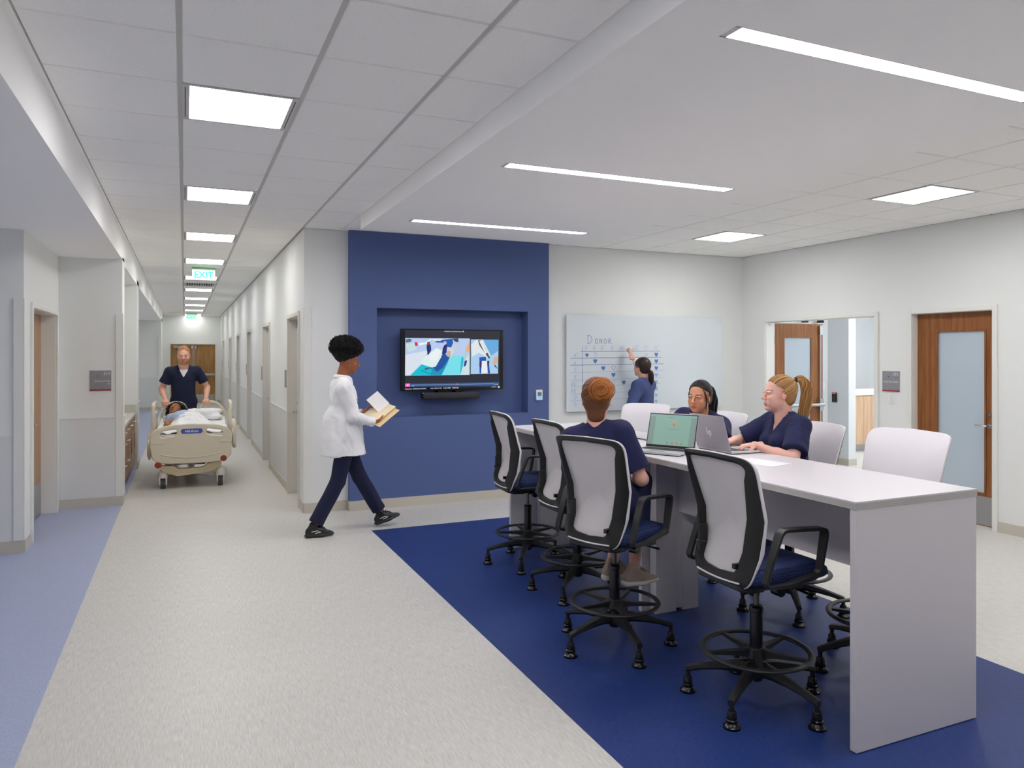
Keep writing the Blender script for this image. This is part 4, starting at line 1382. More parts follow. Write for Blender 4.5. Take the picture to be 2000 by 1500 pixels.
def np_mesh(name, parts, m, cols=None):
    """parts: list of (verts, quads[, colours]) joined into one mesh"""
    vs, fs, cs, o = [], [], [], 0
    for p in parts:
        vs.append(p[0]); fs.append(p[1] + o); o += len(p[0])
        if len(p) > 2: cs.append(p[2])
    v = np.concatenate(vs).astype(np.float32); f = np.concatenate(fs).astype(np.int32)
    me = bpy.data.meshes.new(name)
    me.vertices.add(len(v)); me.vertices.foreach_set('co', v.ravel())
    k = f.shape[1]
    me.loops.add(f.size); me.loops.foreach_set('vertex_index', f.ravel())
    me.polygons.add(len(f))
    me.polygons.foreach_set('loop_start', np.arange(0, f.size, k, dtype=np.int32))
    me.polygons.foreach_set('loop_total', np.full(len(f), k, np.int32))
    me.polygons.foreach_set('use_smooth', np.ones(len(f), bool))
    me.update(calc_edges=True)
    me.validate()
    me.materials.append(m)
    if cs:
        at = me.color_attributes.new('Col', 'FLOAT_COLOR', 'POINT')
        c = np.concatenate(cs)
        c = np.concatenate([c, np.ones((len(c), 1))], 1).astype(np.float32)
        at.data.foreach_set('color', c.ravel())
    return me

def basis(yaw, pitch=0.0, roll=0.0):
    return np.array(Euler((R(roll), R(pitch), R(yaw)), 'XYZ').to_matrix())

# ---------------------------------------------------------------- heads
def head_field(fem=True, neck=True, h=.0026):
    s = Sdf((-.13, -.105, -.22), (.135, .105, .135), h)
    s.ell((-.014, 0, .030), (.094, .073, .086), .01)
    s.ell((.018, 0, -.030), (.066, .058 if fem else .062, .086), .03)
    jw = .040 if fem else .047
    for y in (-1, 1):
        s.cap((.000, y * jw, -.062), (.058, y * .010, -.100), .019, .016, .022)
        s.ell((.056, y * .036, -.030), (.026, .024, .022), .014)
        s.ell((.044, y * .033, -.058), (.030, .025, .034), .020)
    s.ell((.068, 0, .012), (.020, .046, .014), .014)
    s.ell((.060, 0, -.068), (.028, .030, .026), .018)
    s.ell((.072, 0, -.100), (.015, .019, .014), .012)
    for y in (-1, 1):
        s.ell((.088, y * .031, -.001), (.016, .018, .012), .012, cut=True)
    # nose
    s.cap((.083, 0, .008), (.101, 0, -.032), .0065, .0100 if fem else .0115, .010)
    s.ell((.104, 0, -.035), (.0095, .0105, .0085), .006)
    for y in (-1, 1):
        s.ell((.094, y * .0125, -.038), (.0095, .0065, .0065), .006)
    # eyeballs with lids
    for y in (-1, 1):
        s.ell((.0735, y * .031, -.001), (.0140, .0165, .0125), .004)
        s.ell((.0745, y * .031, .0055), (.0150, .0175, .0080), .004)
    # lips
    s.cap((.0835, -.014, -.0665), (.0835, .014, -.0665), .0058, .0058, .005)
    s.cap((.0890, -.004, -.0650), (.0890, .004, -.0650), .0052, .0052, .005)
    s.cap((.0850, -.010, -.0770), (.0850, .010, -.0770), .0068, .0068, .005)
    s.cap((.0945, -.018, -.0712), (.0945, .018, -.0712), .0030, .0030, .003, cut=True)
    for y in (-1, 1):
        rot = np.array(Euler((0, R(-12), R(y * 18)), 'XYZ').to_matrix())
        s.ell((-.008, y * .0745, -.010), (.017, .0075, .030), .006, rot=rot)
        s.ell((-.004, y * .0825, -.006), (.009, .005, .017), .005, rot=rot, cut=True)
    if neck:
        s.cap((-.022, 0, -.05), (-.040, 0, -.21), .052 if fem else .060, .054 if fem else .064, .03)
    return s
_hc = {}
def head_mesh(fem):
    if fem not in _hc:
        _hc[fem] = head_field(fem).mesh(1)
    return _hc[fem]
def head_colours(v, skin, lips, brow, beard=None, blush=None, browk=1.0):
    sk = np.array(lin(skin)); c = np.repeat(sk[None], len(v), 0)
    def mix(mask, col):
        nonlocal c
        mk = np.clip(mask, 0, 1)[:, None]
        c = c * (1 - mk) + np.array(lin(col)) * mk
    x, y, z = v[:, 0], v[:, 1], v[:, 2]
    ay = np.abs(y)
    if blush:
        mix(.22 * np.exp(-(((ay - .038) / .022) ** 2 + ((z + .03) / .02) ** 2)) * (x > .02), blush)
        mix(.2 * np.exp(-((ay / .015) ** 2 + ((z + .035) / .012) ** 2)) * (x > .08), blush)
        mix(.35 * (ay > .066) * (x < .02), blush)
    if beard:
        m_ = 1 / (1 + np.exp((z + .050 - .25 * (np.abs(x - .02) * .3)) / .004)) * (x > -.02) * (z > -.125)
        m_ = m_ * (1 - np.exp(-((ay / .02) ** 2 + ((z + .07) / .010) ** 2)) * .6)
        mix(.62 * m_, beard)
    lm = np.exp(-((ay / .021) ** 4)) * np.exp(-(((z + .0712) / .0098) ** 6)) * (x > .074)
    mix(lm * .85, lips)
    mix(np.exp(-(((z + .0712) / .0016) ** 2)) * (ay < .021) * (x > .074) * .6, tuple(int(q * .45) for q in lips))
    arch = .0195 - .10 * np.abs(ay - .036)
    mix(np.exp(-(((z - arch) / .0036) ** 2)) * (ay > .013) * (ay < .052) * (x > .045) * browk, brow)
    # lash line
    mix(np.exp(-(((z - .0035 + 9 * (ay - .031) ** 2) / .0020) ** 2)) * (np.abs(ay - .031) < .0155) * (x > .065) * .85, tuple(int(q * .4) for q in brow))
    return c
M_SKIN = mat('skin', (220, 170, 145), 0.48, attr='Col', spec=.4, bump=.12, bscale=350)
for n_ in ('Subsurface Weight',):
    M_SKIN.node_tree.nodes['Principled BSDF'].inputs[n_].default_value = .08
    M_SKIN.node_tree.nodes['Principled BSDF'].inputs['Subsurface Radius'].default_value = (.012, .005, .003)
M_EYE = mat('eye', (240, 240, 240), .15, attr='Col', spec=.6)
def eye_part(name, parent, H, B, sc, iris, look=(1, 0, 0)):
    look = nrm(look)
    for y in (1, -1):
        vs, cs, fs = [], [], []
        nu, nv = 20, 24
        # pole on the look axis
        a = look; b_ = nrm(np.cross((0, 0, 1), a)); c_ = np.cross(a, b_)
        for i in range(nu + 1):
            th = PI * i / nu
            for j in range(nv):
                ph = 2 * PI * j / nv
                d = a * math.cos(th) + (b_ * math.cos(ph) + c_ * math.sin(ph)) * math.sin(th)
                vs.append(np.array((.0745, y * .031, -.0015)) + d * np.array((.0135, .0125, .0105)) + np.array((.0015, 0, 0)))
                col = (18, 14, 12) if th < .22 else iris if th < .50 else (226, 222, 220)
                cs.append(lin(col))
        for i in range(nu):
            for j in range(nv):
                fs.append((i * nv + j, i * nv + (j + 1) % nv, (i + 1) * nv + (j + 1) % nv, (i + 1) * nv + j))
        v = np.array(vs) * sc @ B.T + H
        obj(name, np_mesh(name, [(v, np.array(fs), np.array(cs))], M_EYE), parent)

# ---------------------------------------------------------------- hands
def hand_field(curl=(.5, .5, .5, .5), thumb=.5, spread=1.0, h=.0028):
    """right-hand-agnostic: wrist at origin, fingers to +x, palm faces -z, thumb at +y"""
    s = Sdf((-.06, -.07, -.12), (.21, .09, .06), h)
    s.cap((-.05, 0, 0), (.0, 0, 0), .026, .024, .01, up=(0, 0, 1), flat=.75)
    s.cap((.0, .0, 0), (.03, 0, 0), .024, .030, .01, up=(0, 0, 1), flat=.6)
    for i, y in enumerate((.028, .010, -.009, -.027)):
        L = (.070, .078, .072, .057)[i]
        s.cap((.01, y * .5, 0), (.085 - abs(i - 1) * .004, y, .0), .015, .0115, .012, up=(0, 0, 1), flat=.8)
        p = V3(.086 - abs(i - 1) * .004, y, 0)
        a = 0.0
        yy = y * .10 * spread
        r = (.0088, .0090, .0086, .0076)[i]
        for j, fr in enumerate((.46, .30, .24)):
            a += curl[i] * (1.05, 1.25, .8)[j]
            d = V3(math.cos(a), yy * 3, -math.sin(a))
            q = p + nrm(d) * L * fr
            s.cap(p, q, r, r * .93, .003)
            p = q; r *= .93
    # thumb leaves the side of the palm
    t0 = V3(.015, .022, -.006)
    a1 = V3(.045, .048, -.016); s.cap(t0, a1, .0145, .0115, .012)
    d = nrm(V3(.80 - .3 * thumb, .35 - .6 * thumb, -.25 - .55 * thumb))
    a2 = a1 + d * .034; s.cap(a1, a2, .0110, .0098, .004)
    d = nrm(V3(.85 - .3 * thumb, .1 - .7 * thumb, -.25 - .5 * thumb))
    a3 = a2 + d * .026; s.cap(a2, a3, .0096, .0082, .004)
    return s
_hh = {}
def hand_parts(kind):
    if kind not in _hh:
        spec = {'relax': ((.35, .38, .42, .45), .35, 1.0), 'grip': ((1.05, 1.08, 1.1, 1.1), .9, .2), 'type': ((.50, .45, .48, .55), .2, 1.6),
                'pen': ((.75, .80, 1.15, 1.2), .85, .5), 'hold': ((.62, .6, .6, .62), .55, 1.0), 'flat': ((.15, .12, .15, .2), .1, 1.2)}[kind]
        _hh[kind] = hand_field(*spec).mesh(1)
    return _hh[kind]
def place_hand(kind, wrist, direc, palm, thumb_left, col, sc=1.0):
    """direc: where the fingers point; palm: palm normal; thumb_left mirrors"""
    v, f = hand_parts(kind)
    x = nrm(direc); z = -np.asarray(palm, float); z = nrm(z - x * (z @ x)); y = np.cross(z, x)
    v = v.copy()
    if thumb_left:
        v[:, 1] *= -1; f = f[:, ::-1]
    w = v * sc @ np.stack([x, y, z]) + np.asarray(wrist, float)
    c = np.repeat(np.array([lin(col)]), len(v), 0)
    # slightly redder fingertips and knuckles
    t = np.clip((v[:, 0] - .09) / .08, 0, 1)[:, None] * .25
    c = c * (1 - t) + np.array(lin((min(255, col[0]), int(col[1] * .86), int(col[2] * .82)))) * t
    return w, f, c

def limb(s, pts, rs, k=.02, **kw):
    for a, b, ra, rb in zip(pts, pts[1:], rs, rs[1:]):
        s.cap(a, b, ra, rb, k, **kw)
    return s
def bounds(J, m=.22):
    P = np.array([v for k, v in J.items() if not k.startswith('_')])
    return P.min(0) - m, P.max(0) + m

def torso(s, J, g=0.0, fem=True, k=.03, low=True, hips=1.0):
    f = J['_f']
    P, Wst, C, N, SL, SR = J['P'], J['W'], J['C'], J['N'], J['SL'], J['SR']
    l = nrm(SL - SR)
    hw = .085 if fem else .075
    s.cap(P - l * hw * hips, P + l * hw * hips, .098 + g, .098 + g, k, up=f, flat=.98)
    s.cap(P, Wst, .135 + g, (.118 if fem else .130) + g, k, up=f, flat=.76)
    s.cap(Wst, C, (.118 if fem else .130) + g, (.138 if fem else .152) + g, k, up=f, flat=.74)
    sh = (SL - SR) * .5
    sl = float(np.linalg.norm(sh))
    c2 = (SL + SR) / 2 - J['_up'] * .035
    s.cap(c2 - l * (sl - .075), c2 + l * (sl - .075), .082 + g, .082 + g, k, up=f, flat=.92)
    s.cap(C, c2, .140 + g, .10 + g, k, up=f, flat=.72)
    for S_ in (SL, SR):
        s.ell(S_ - J['_up'] * .012, (.052 + g,) * 3, k)
        s.cap(N - J['_up'] * .01, S_ + J['_up'] * .010 + (N - S_) * .12, .040 + g * .8, .036 + g * .8, k)
    if fem:
        for y in (-1, 1):
            s.ell(C + l * y * .068 + f * .080 - J['_up'] * .01, (.055 + g,) * 3, .03)
    return s

def body_mesh(J, skin, fem=True, r=1.0, hsc=1.0, heads=True, h=.0085, lipc=(190, 110, 100), brow=(90, 60, 40), beard=None, blush=None, hands=(), legs=True, calf=None):
    lo, hi = bounds(J)
    J_dz = V3(0, 0, .015)
    s = Sdf(lo, hi, h)
    torso(s, J, -.014, fem)
    s.cap(J['N'], J['H'] - J['_hb'] @ V3(.03, 0, .06) * hsc, .052, .050, .02)
    for a in 'LR':
        limb(s, [J['S' + a], J['E' + a], J['Wr' + a]], [.044 * r, .036 * r, .0235 * r], .012)
        # forearm belly
        s.cap(J['E' + a], J['E' + a] * .6 + J['Wr' + a] * .4, .037 * r, .037 * r, .012)
        s.cap(J['Hp' + a], J['K' + a], .078, .052, .03)
        limb(s, [J['K' + a], J['K' + a] * .7 + J['A' + a] * .3, J['A' + a]], [.050, .052, .033], .02)
        s.cap(J['A' + a] - J_dz, J['A' + a] + nrm(J['T' + a] - J['A' + a]) * .05 - J_dz, .026, .022, .02)
    v, f = s.mesh(2)
    parts = [(v, f, np.repeat(np.array([lin(skin)]), len(v), 0))]
    hv, hf = head_mesh(fem)
    parts.append((hv * hsc @ J['_hb'].T + J['H'], hf, head_colours(hv, skin, lipc, brow, beard, blush)))
    for hd in hands:
        parts.append(place_hand(*hd))
    return np_mesh('body', parts, M_SKIN)

def wrinkle(v, f, amp=.004, sc=14.0, seed=0.0, stretch=(1, 1, .45)):
    from mathutils import noise
    n = np.zeros_like(v)
    a, b, c, d = v[f[:, 0]], v[f[:, 1]], v[f[:, 2]], v[f[:, 3]]
    fn = np.cross(c - a, d - b)
    for i in range(4): np.add.at(n, f[:, i], fn)
    n /= np.linalg.norm(n, axis=1)[:, None] + 1e-12
    q = v * np.array(stretch) * sc + seed
    # cheap vectorised folds: warped sines
    w = np.sin(q[:, 0] * 1.3 + 1.7 * np.sin(q[:, 2] * 1.1 + q[:, 1])) * np.cos(q[:, 1] * 1.5 + 1.3 * np.sin(q[:, 2] * 1.7 + q[:, 0] * .7))
    w2 = np.sin(q[:, 0] * 3.1 + 2 * np.sin(q[:, 2] * 2.3) + q[:, 1] * 2.2)
    return v + n * (amp * (.7 * w + .3 * w2))[:, None]

# ---------------------------------------------------------------- hair strands
def strand_bundle(paths, r0, r1, nseg_sides=4):
    """paths: array (n, m, 3) -> verts, quads of thin tubes"""
    n, m, _ = paths.shape
    t = np.gradient(paths, axis=1)
    t /= np.linalg.norm(t, axis=2)[..., None] + 1e-9
    ref = np.array((.3, .5, .81))
    u = np.cross(t, ref); u /= np.linalg.norm(u, axis=2)[..., None] + 1e-9
    w = np.cross(t, u)
    rr = (r0 + (r1 - r0) * np.linspace(0, 1, m))[None, :, None]
    rings = [paths + rr * (u * math.cos(a) + w * math.sin(a)) for a in [2 * PI * i / nseg_sides for i in range(nseg_sides)]]
    v = np.stack(rings, 2).reshape(-1, 3)        # n, m, sides
    base = np.arange(n * (m)).reshape(n, m) * nseg_sides
    fs = []
    for j in range(nseg_sides):
        k = (j + 1) % nseg_sides
        fs.append(np.stack([base[:, :-1] + j, base[:, :-1] + k, base[:, 1:] + k, base[:, 1:] + j], -1).reshape(-1, 4))
    return v, np.concatenate(fs), n
def catmull(P, n):
    P = np.asarray(P, float)
    P = np.concatenate([[2 * P[0] - P[1]], P, [2 * P[-1] - P[-2]]])
    out = []
    m = len(P) - 3
    for t in np.linspace(0, m - 1e-6, n):
        i = int(t); u = t - i
        a, b, c, d = P[i:i + 4]
        out.append(.5 * ((2 * b) + (-a + c) * u + (2 * a - 5 * b + 4 * c - d) * u * u + (-a + 3 * b - 3 * c + d) * u ** 3))
    return np.array(out)
nr_ = np.random.RandomState(11)
def tail(spine, radii, n=90, m=22, rs=.0022, wob=.004):
    """bundle of strands following a spine with given bundle radius"""
    C = catmull(spine, m)
    rad = np.interp(np.linspace(0, 1, m), np.linspace(0, 1, len(radii)), radii)
    t = np.gradient(C, axis=0); t /= np.linalg.norm(t, axis=1)[:, None]
    u = np.cross(t, (.2, .3, .9)); u /= np.linalg.norm(u, axis=1)[:, None]
    w = np.cross(t, u)
    ang = nr_.uniform(0, 2 * PI, n); rho = np.sqrt(nr_.uniform(.15, 1, n))
    ph = nr_.uniform(0, 6, n)
    k = np.linspace(0, 1, m)
    P = C[None] + (rad[None, :, None] * rho[:, None, None]) * (np.cos(ang)[:, None, None] * u[None] + np.sin(ang)[:, None, None] * w[None])
    P = P + wob * np.sin(ph[:, None, None] + 7 * k[None, :, None]) * u[None] * k[None, :, None]
    bun_ = strand_bundle(P, rs, rs * .5)
    # filled core so no gaps show
    rings = np.stack([C + (rad * .80)[:, None] * (u * math.cos(a) + w * math.sin(a)) for a in [2 * PI * i / 10 for i in range(10)]], 1)
    cv = rings.reshape(-1, 3)
    b = np.arange(m - 1)[:, None] * 10
    cf = np.concatenate([np.stack([b[:, 0] + j, b[:, 0] + (j + 1) % 10, b[:, 0] + 10 + (j + 1) % 10, b[:, 0] + 10 + j], -1) for j in range(10)])
    return [bun_, (cv, cf)]
def hair_cap(tie, front=.070, grow=.010, low=-.055, nstr=240, fem=True, hz=.047, rs=.0019, back_r=1.0):
    """hair shell on the skull in head space plus strands running to the tie point"""
    s = Sdf((-.15, -.115, -.13), (.12, .115, .16), .0035)
    s.ell((-.017, 0, .030), ((.094 + grow) * back_r, .073 + grow, .086 + grow), 0)
    s.ell((-.045, 0, -.025), (.062, .066 + grow * .6, .062), .02)
    X = (s.ax[0][:, None, None], s.ax[1][None, :, None], s.ax[2][None, None, :])
    x, y, z = X
    hl = np.where(z > hz, front + .8 * (z - hz), np.maximum(front - 1.15 * (hz - z), .008 + 0 * z)) - 3.0 * y * y
    hl = np.where(z < -.005, np.minimum(hl, -.012 + .25 * (z + .005)), hl)
    s.d = np.maximum(s.d, (x - hl).astype(np.float32))
    s.d = np.maximum(s.d, ((low + .25 * (x + .05)) - z + 0 * y).astype(np.float32))
    v, f = s.mesh(2)
    parts = [(v, f)]
    if nstr:
        tie = np.asarray(tie, float)
        c0 = V3(-.017, 0, .030)
        rad = V3((.094 + grow) * back_r, .073 + grow, .086 + grow) + .0008
        td = nrm((tie - c0) / rad)
        P = []
        n = 0
        while n < nstr:
            a = nr_.uniform(-1.0, 1.0) * 2.35      # round the hairline, 0 = forehead
            # start directions along the hairline
            if abs(a) < 1.2:
                sd = V3(math.cos(a) * .80, math.sin(a) * .80, .62 - .42 * abs(a) ** 1.3)
            else:
                sd = V3(math.cos(a) * .75, math.sin(a), -.15 - .70 * (abs(a) - 1.2))
            if nr_.rand() < .35: sd = nrm(sd) + td * nr_.uniform(0, .8)
            sd = nrm(sd)
            om = math.acos(np.clip(sd @ td, -1, 1))
            if om < .15: continue
            t = np.linspace(0, 1, 12)
            D = (np.sin((1 - t) * om)[:, None] * sd + np.sin(t * om)[:, None] * td) / math.sin(om)
            wob = nr_.uniform(-.0008, .0012)
            P.append(c0 + D * (rad + wob))
            n += 1
        parts.append(strand_bundle(np.array(P), rs, rs * .8))
    return parts
def to_world(parts, J, sc=1.0, c1=(80, 60, 50), c2=(30, 20, 15)):
    out = []
    a, b = np.array(lin(c1)), np.array(lin(c2))
    for p in parts:
        if len(p) > 2:
            t = nr_.beta(.9, .9, p[2])
            t = np.repeat(t, len(p[0]) // p[2])[:, None]
        else:
            t = np.full((len(p[0]), 1), .80)
        out.append((p[0] * sc @ J['_hb'].T + J['H'], p[1], a * (1 - t) + b * t))
    return out
def hair_mat(name, c1, c2, rough=.42):
    return mat(name, c1, rough, spec=.4, attr='Col')
# ================================================================ HOSPITAL BED
M_BEDC = mat('bed_cream_plastic', (214, 205, 186), 0.42)
M_BEDT = mat('bed_tan_metal', (206, 192, 160), 0.45)
M_SHEET = mat('white_sheet', (240, 240, 242), 0.9, bump=.3, bscale=30)
M_RUB = mat('grey_rubber', (70, 70, 72), .7)
bed = empty('hospital_bed', (.087, 10.22, 0), R(-1.2), 'cream hospital bed wheeled down the corridor with footboard to the camera', 'bed')
fo = []
for i in range(40):
    a = 2 * PI * i / 40
    c, s_ = math.cos(a), math.sin(a)
    u = math.copysign(abs(c) ** .35, c); v = math.copysign(abs(s_) ** .35, s_)
    x = u * (.470 if v > 0 else .455)
    z = .55 + v * .205 + (.055 * (1 - (x / .47) ** 2) if v > 0 else -.015 * (1 - (x / .47) ** 2))
    fo.append((x, z))
hl = rrect(-.375, -.158, .638, .742, .045); hr = rrect(.158, .375, .638, .742, .045)
hl = [(x, z + .03 * (x + .365) / .2) for x, z in hl]; hr = [(x, z + .03 * (.365 - x) / .2) for x, z in hr]
me = plate([fo, list(reversed(hl)), list(reversed(hr))], .012, .014, M_BEDC)
me.transform(Matrix.Rotation(PI / 2, 4, 'X'))
fb = obj('footboard', me, bed, label='cream moulded footboard with two hand holes')
for s_ in (-1, 1):
    MB().box(s_ * .47, s_ * .33, -.034, -.024, .575, .60).build('rib', M_BEDC, fb, bevel=.004)
MB().tube([(x, -.027, .445 - .05 * (1 - (x / .36) ** 2)) for x in [-.36 + .06 * i for i in range(13)]], .006, 8).build('moulding_line', M_BEDC, fb, smooth=True)
me = plate([rrect(-.125, .125, .70, .757, .027)], .003, .002, mat('badge_blue', (66, 84, 170), .4))
me.transform(Matrix.Translation((0, -.026, 0)) @ Matrix.Rotation(PI / 2, 4, 'X'))
bd = obj('badge', me, bed, label='rounded blue badge')
text('lettering', 'Hill-Rom', .045, (0, -.032, .714), (PI / 2, 0, 0), mat('badge_text', (225, 230, 245), .4), bd, align='CENTER', ext=.0006)
MB().box(-.43, .43, .04, 1.95, .46, .52).box(-.47, -.43, .03, .10, .40, .62).box(.43, .47, .03, .10, .40, .62).build('deck', M_BEDT, bed, bevel=.01)
# mattress with raised head end
rings = []
for y, z in ((.06, .665), (.08, .685), (.6, .69), (1.05, .695), (1.30, .71), (1.60, .745), (1.85, .78), (1.90, .775)):
    rings.append([(x * .435, y, (z - .15) + (.15 if t else 0) - (.015 if abs(x) == 1 and t else 0)) for x, t in ((-1, 0), (1, 0), (1, 1), (.93, 1), (.5, 1), (0, 1), (-.5, 1), (-.93, 1), (-1, 1))])
MB().loft(rings).build('mattress', M_SHEET, bed, smooth=True)
# pillow
s = Sdf((-.42, 1.25, .65), (.44, 1.95, 1.05), .012)
s.ell((0, 1.66, .810), (.36, .20, .065), .02, rot=np.array(Euler((R(14), 0, 0), 'XYZ').to_matrix()))
for x, y in ((-.3, 1.52), (.3, 1.52), (-.3, 1.80), (.3, 1.80)):
    s.ell((x, y, .78 + (y - 1.52) * .22), (.11, .09, .045), .05)
s.ell((.20, 1.60, .855), (.17, .12, .05), .05, rot=np.array(Euler((0, 0, R(20)), 'XYZ').to_matrix()))
v, f = s.mesh(2)
pl = obj('pillow', np_mesh('pillow', [(wrinkle(v, f, .007, 22), f)], M_SHEET), label='white crumpled pillow at the head of the hospital bed', cat='pillow')
pl.location = bed.location; pl.rotation_euler = bed.rotation_euler
# sheet over the legs
mb = MB()
rows = []
for i in range(54):
    y = .07 + i * .0172
    row = []
    for j in range(57):
        x = -.47 + j * .94 / 56
        edge = max(0, abs(x) - .42) / .05
        body = (.10 + .085 * max(0, min(1, (y - .35) / .35))) * math.exp(-abs((x + .03) / (.20 + .03 * y)) ** 3) * min(1, (y - .0) / .3)
        legs = .02 * math.cos(x * 28) * (y < .8) * math.exp(-(x / .2) ** 4)
        wr = .007 * math.sin(26 * x + 9 * math.sin(7 * y)) + .006 * math.sin(31 * y + 6 * math.sin(9 * x)) + .004 * math.sin(60 * (x + y * .7))
        row.append((x, y, .70 + max(0, y - .85) * .10 + body + legs + wr - .10 * min(1, edge) ** 2))
    rows.append(row)
grid_mesh(mb, rows)
o = mb.build('bed_sheet', M_SHEET, None, smooth=True, label='white sheet drawn over the patient on the hospital bed', cat='sheet')
o.location = bed.location; o.rotation_euler = bed.rotation_euler
m_ = o.modifiers.new('th', 'SOLIDIFY'); m_.thickness = .008
# push handles at the head end
for s_ in (-1, 1):
    pts = catmull([(s_ * .43, 1.84, .72), (s_ * .42, 1.84, .84), (s_ * .34, 1.84, .95), (s_ * .24, 1.84, .985), (s_ * .14, 1.84, .955), (s_ * .09, 1.84, .86), (s_ * .07, 1.84, .76)], 26)
    MB().tube(pts, .024, 10, flat=.8).build('push_handle', M_BEDC, bed, smooth=True)
MB().box(-.40, .40, 1.86, 1.91, .55, .84).build('headboard', M_BEDC, bed, bevel=.02)
# side rails
def rail(x, y0, y1, z0, z1, hz0, hz1, nm):
    me = plate([rrect(y0, y1, z0, z1, .07), list(reversed(rrect(y0 + .07, y1 - .07, hz0, hz1, .04)))], .010, .012, M_BEDC)
    me.transform(Matrix.Translation((x, 0, 0)) @ Matrix(((0, 0, 1, 0), (1, 0, 0, 0), (0, 1, 0, 0), (0, 0, 0, 1))))
    obj('side_rail', me, bed, label=nm)
rail(-.495, .95, 1.62, .60, 1.02, .86, .96, 'raised head side rail')
rail(.495, .95, 1.62, .60, 1.02, .86, .96, 'raised head side rail')
rail(-.50, .16, .75, .40, .60, .50, .56, 'lowered foot side rail')
rail(.52, .28, .85, .46, .80, .64, .74, 'foot side rail')
# undercarriage
pts = [(-.37, .30), (-.21, .29), (-.15, .25), (.13, .255), (.19, .30), (.35, .33), (.35, .25), (.19, .19), (-.17, .155), (-.35, .23)]
MB().prism(pts, .03, .11, 'y').build('cross_beam', M_BEDT, bed, bevel=.006)
MB().box(-.33, -.25, .11, 1.85, .17, .27).build('side_beam', M_BEDT, bed, bevel=.006)
MB().box(.25, .33, .11, 1.85, .17, .27).build('side_beam', M_BEDT, bed, bevel=.006)
MB().box(-.25, .25, 1.72, 1.82, .17, .27).build('rear_cross_beam', M_BEDT, bed, bevel=.006)
for x, z in ((-.385, .315), (.375, .365)):
    MB().lathe([(.0, 0), (.034, 0), (.040, .012), (.040, .045), (.030, .055), (0, .055)], n=20).xform(Matrix.Translation((x, .02, z)) @ Matrix.Rotation(PI / 2, 4, 'X')).build('bumper', mat('bumper_red', (150, 52, 30), .4), bed, smooth=True, label='round red-brown bumper')
MB().box(-.17, -.03, .25, .55, .27, .40).box(.02, .16, .2, .5, .27, .42).build('motor_box', mat('motor_grey', (110, 108, 104), .5), bed, bevel=.008)
MB().cyl((-.24, .2, .30), (-.10, .2, .43), .018).cyl((.30, .22, .30), (.16, .22, .44), .018).cyl((.22, .15, .40), (.38, .15, .44), .022).build('lift_arm', M_BLACK, bed)
MB().box(-.26, .24, .6, 1.5, .30, .46).box(-.22, .2, .16, .2, .36, .44).build('lift_frame', M_RUB, bed, bevel=.01)
for x, y in ((-.335, .10), (.34, .10), (-.32, 1.80), (.32, 1.80)):
    MB().lathe([(.0, .14), (.055, .14), (.052, .20), (.035, .24), (.0, .24)], (x, y, 0), 16).box(x - .045, x - .030, y - .03, y + .03, .05, .15).box(x + .030, x + .045, y - .03, y + .03, .05, .15).build('caster_hood', mat('caster_white', (225, 222, 215), .4), bed, smooth=True)
    MB().cyl((x - .028, y, .062), (x + .028, y, .062), .062, n=24).build('caster_wheel', M_RUB, bed, smooth=True)

# ================================================================ FIGURES
M_NAVY = mat('navy_scrubs', (26, 31, 74), 0.88, bump=.25, bscale=500, vary=.05, vscale=(12, 12, 12))
M_NAVYD = mat('dark_navy_scrubs', (20, 27, 58), 0.9, bump=.25, bscale=500)
M_CARD = mat('navy_cardigan', (62, 76, 122), 0.95, bump=.4, bscale=700)
M_COAT = mat('white_coat', (240, 240, 242), 0.85, bump=.2, bscale=400)
M_BLOUSE = mat('white_blouse', (236, 236, 236), .85)
M_UNDER = mat('black_undershirt', (18, 18, 20), .9)
def ik(a, b, l1, l2, pole):
    a = np.asarray(a, float); b = np.asarray(b, float)
    d = b - a; L = np.linalg.norm(d)
    L = min(L, (l1 + l2) * .999)
    x = (l1 * l1 - l2 * l2 + L * L) / (2 * L)
    h_ = math.sqrt(max(1e-6, l1 * l1 - x * x))
    n = nrm(d); p = np.asarray(pole, float); p = nrm(p - n * (p @ n))
    return a + n * x + p * h_
def joints(P, N, yaw, H, hyaw, hpitch, hroll, sw, WrL, WrR, poleL, poleR, l1=.275, l2=.245, KL=None, KR=None, AL=None, AR=None, TL=None, TR=None, f=None, hb=None, hipw=.085):
    P, N, H = (np.asarray(q, float) for q in (P, N, H))
    up = nrm(N - P)
    fv = np.asarray(f, float) if f is not None else V3(math.cos(R(yaw)), math.sin(R(yaw)), 0)
    fv = nrm(fv - up * (fv @ up))
    l = np.cross(up, fv)
    D = np.linalg.norm(N - P)
    J = {'P': P, 'W': P + up * D * .38, 'C': P + up * D * .66 + fv * .01, 'N': N, 'H': H, '_f': fv, '_up': up, '_l': l}
    J['SL'] = N - up * .065 + l * sw
    J['SR'] = N - up * .065 - l * sw
    J['_hb'] = hb if hb is not None else basis(hyaw, hpitch, hroll)
    J['WrL'], J['WrR'] = np.asarray(WrL, float), np.asarray(WrR, float)
    for a, pl in (('L', poleL), ('R', poleR)):
        w = J['Wr' + a]; s_ = J['S' + a]
        d = w - s_; L = np.linalg.norm(d)
        if L > (l1 + l2) * .995: J['Wr' + a] = s_ + d / L * (l1 + l2) * .995
        J['E' + a] = ik(s_, J['Wr' + a], l1, l2, pl)
    J['HpL'] = P + l * hipw - up * .02; J['HpR'] = P - l * hipw - up * .02
    J['KL'], J['KR'], J['AL'], J['AR'], J['TL'], J['TR'] = (np.asarray(q, float) for q in (KL, KR, AL, AR, TL, TR))
    return J
def loc_shift(J, base):
    b = np.asarray(base, float)
    return {k: (v if k.startswith('_') else v - b) for k, v in J.items()}
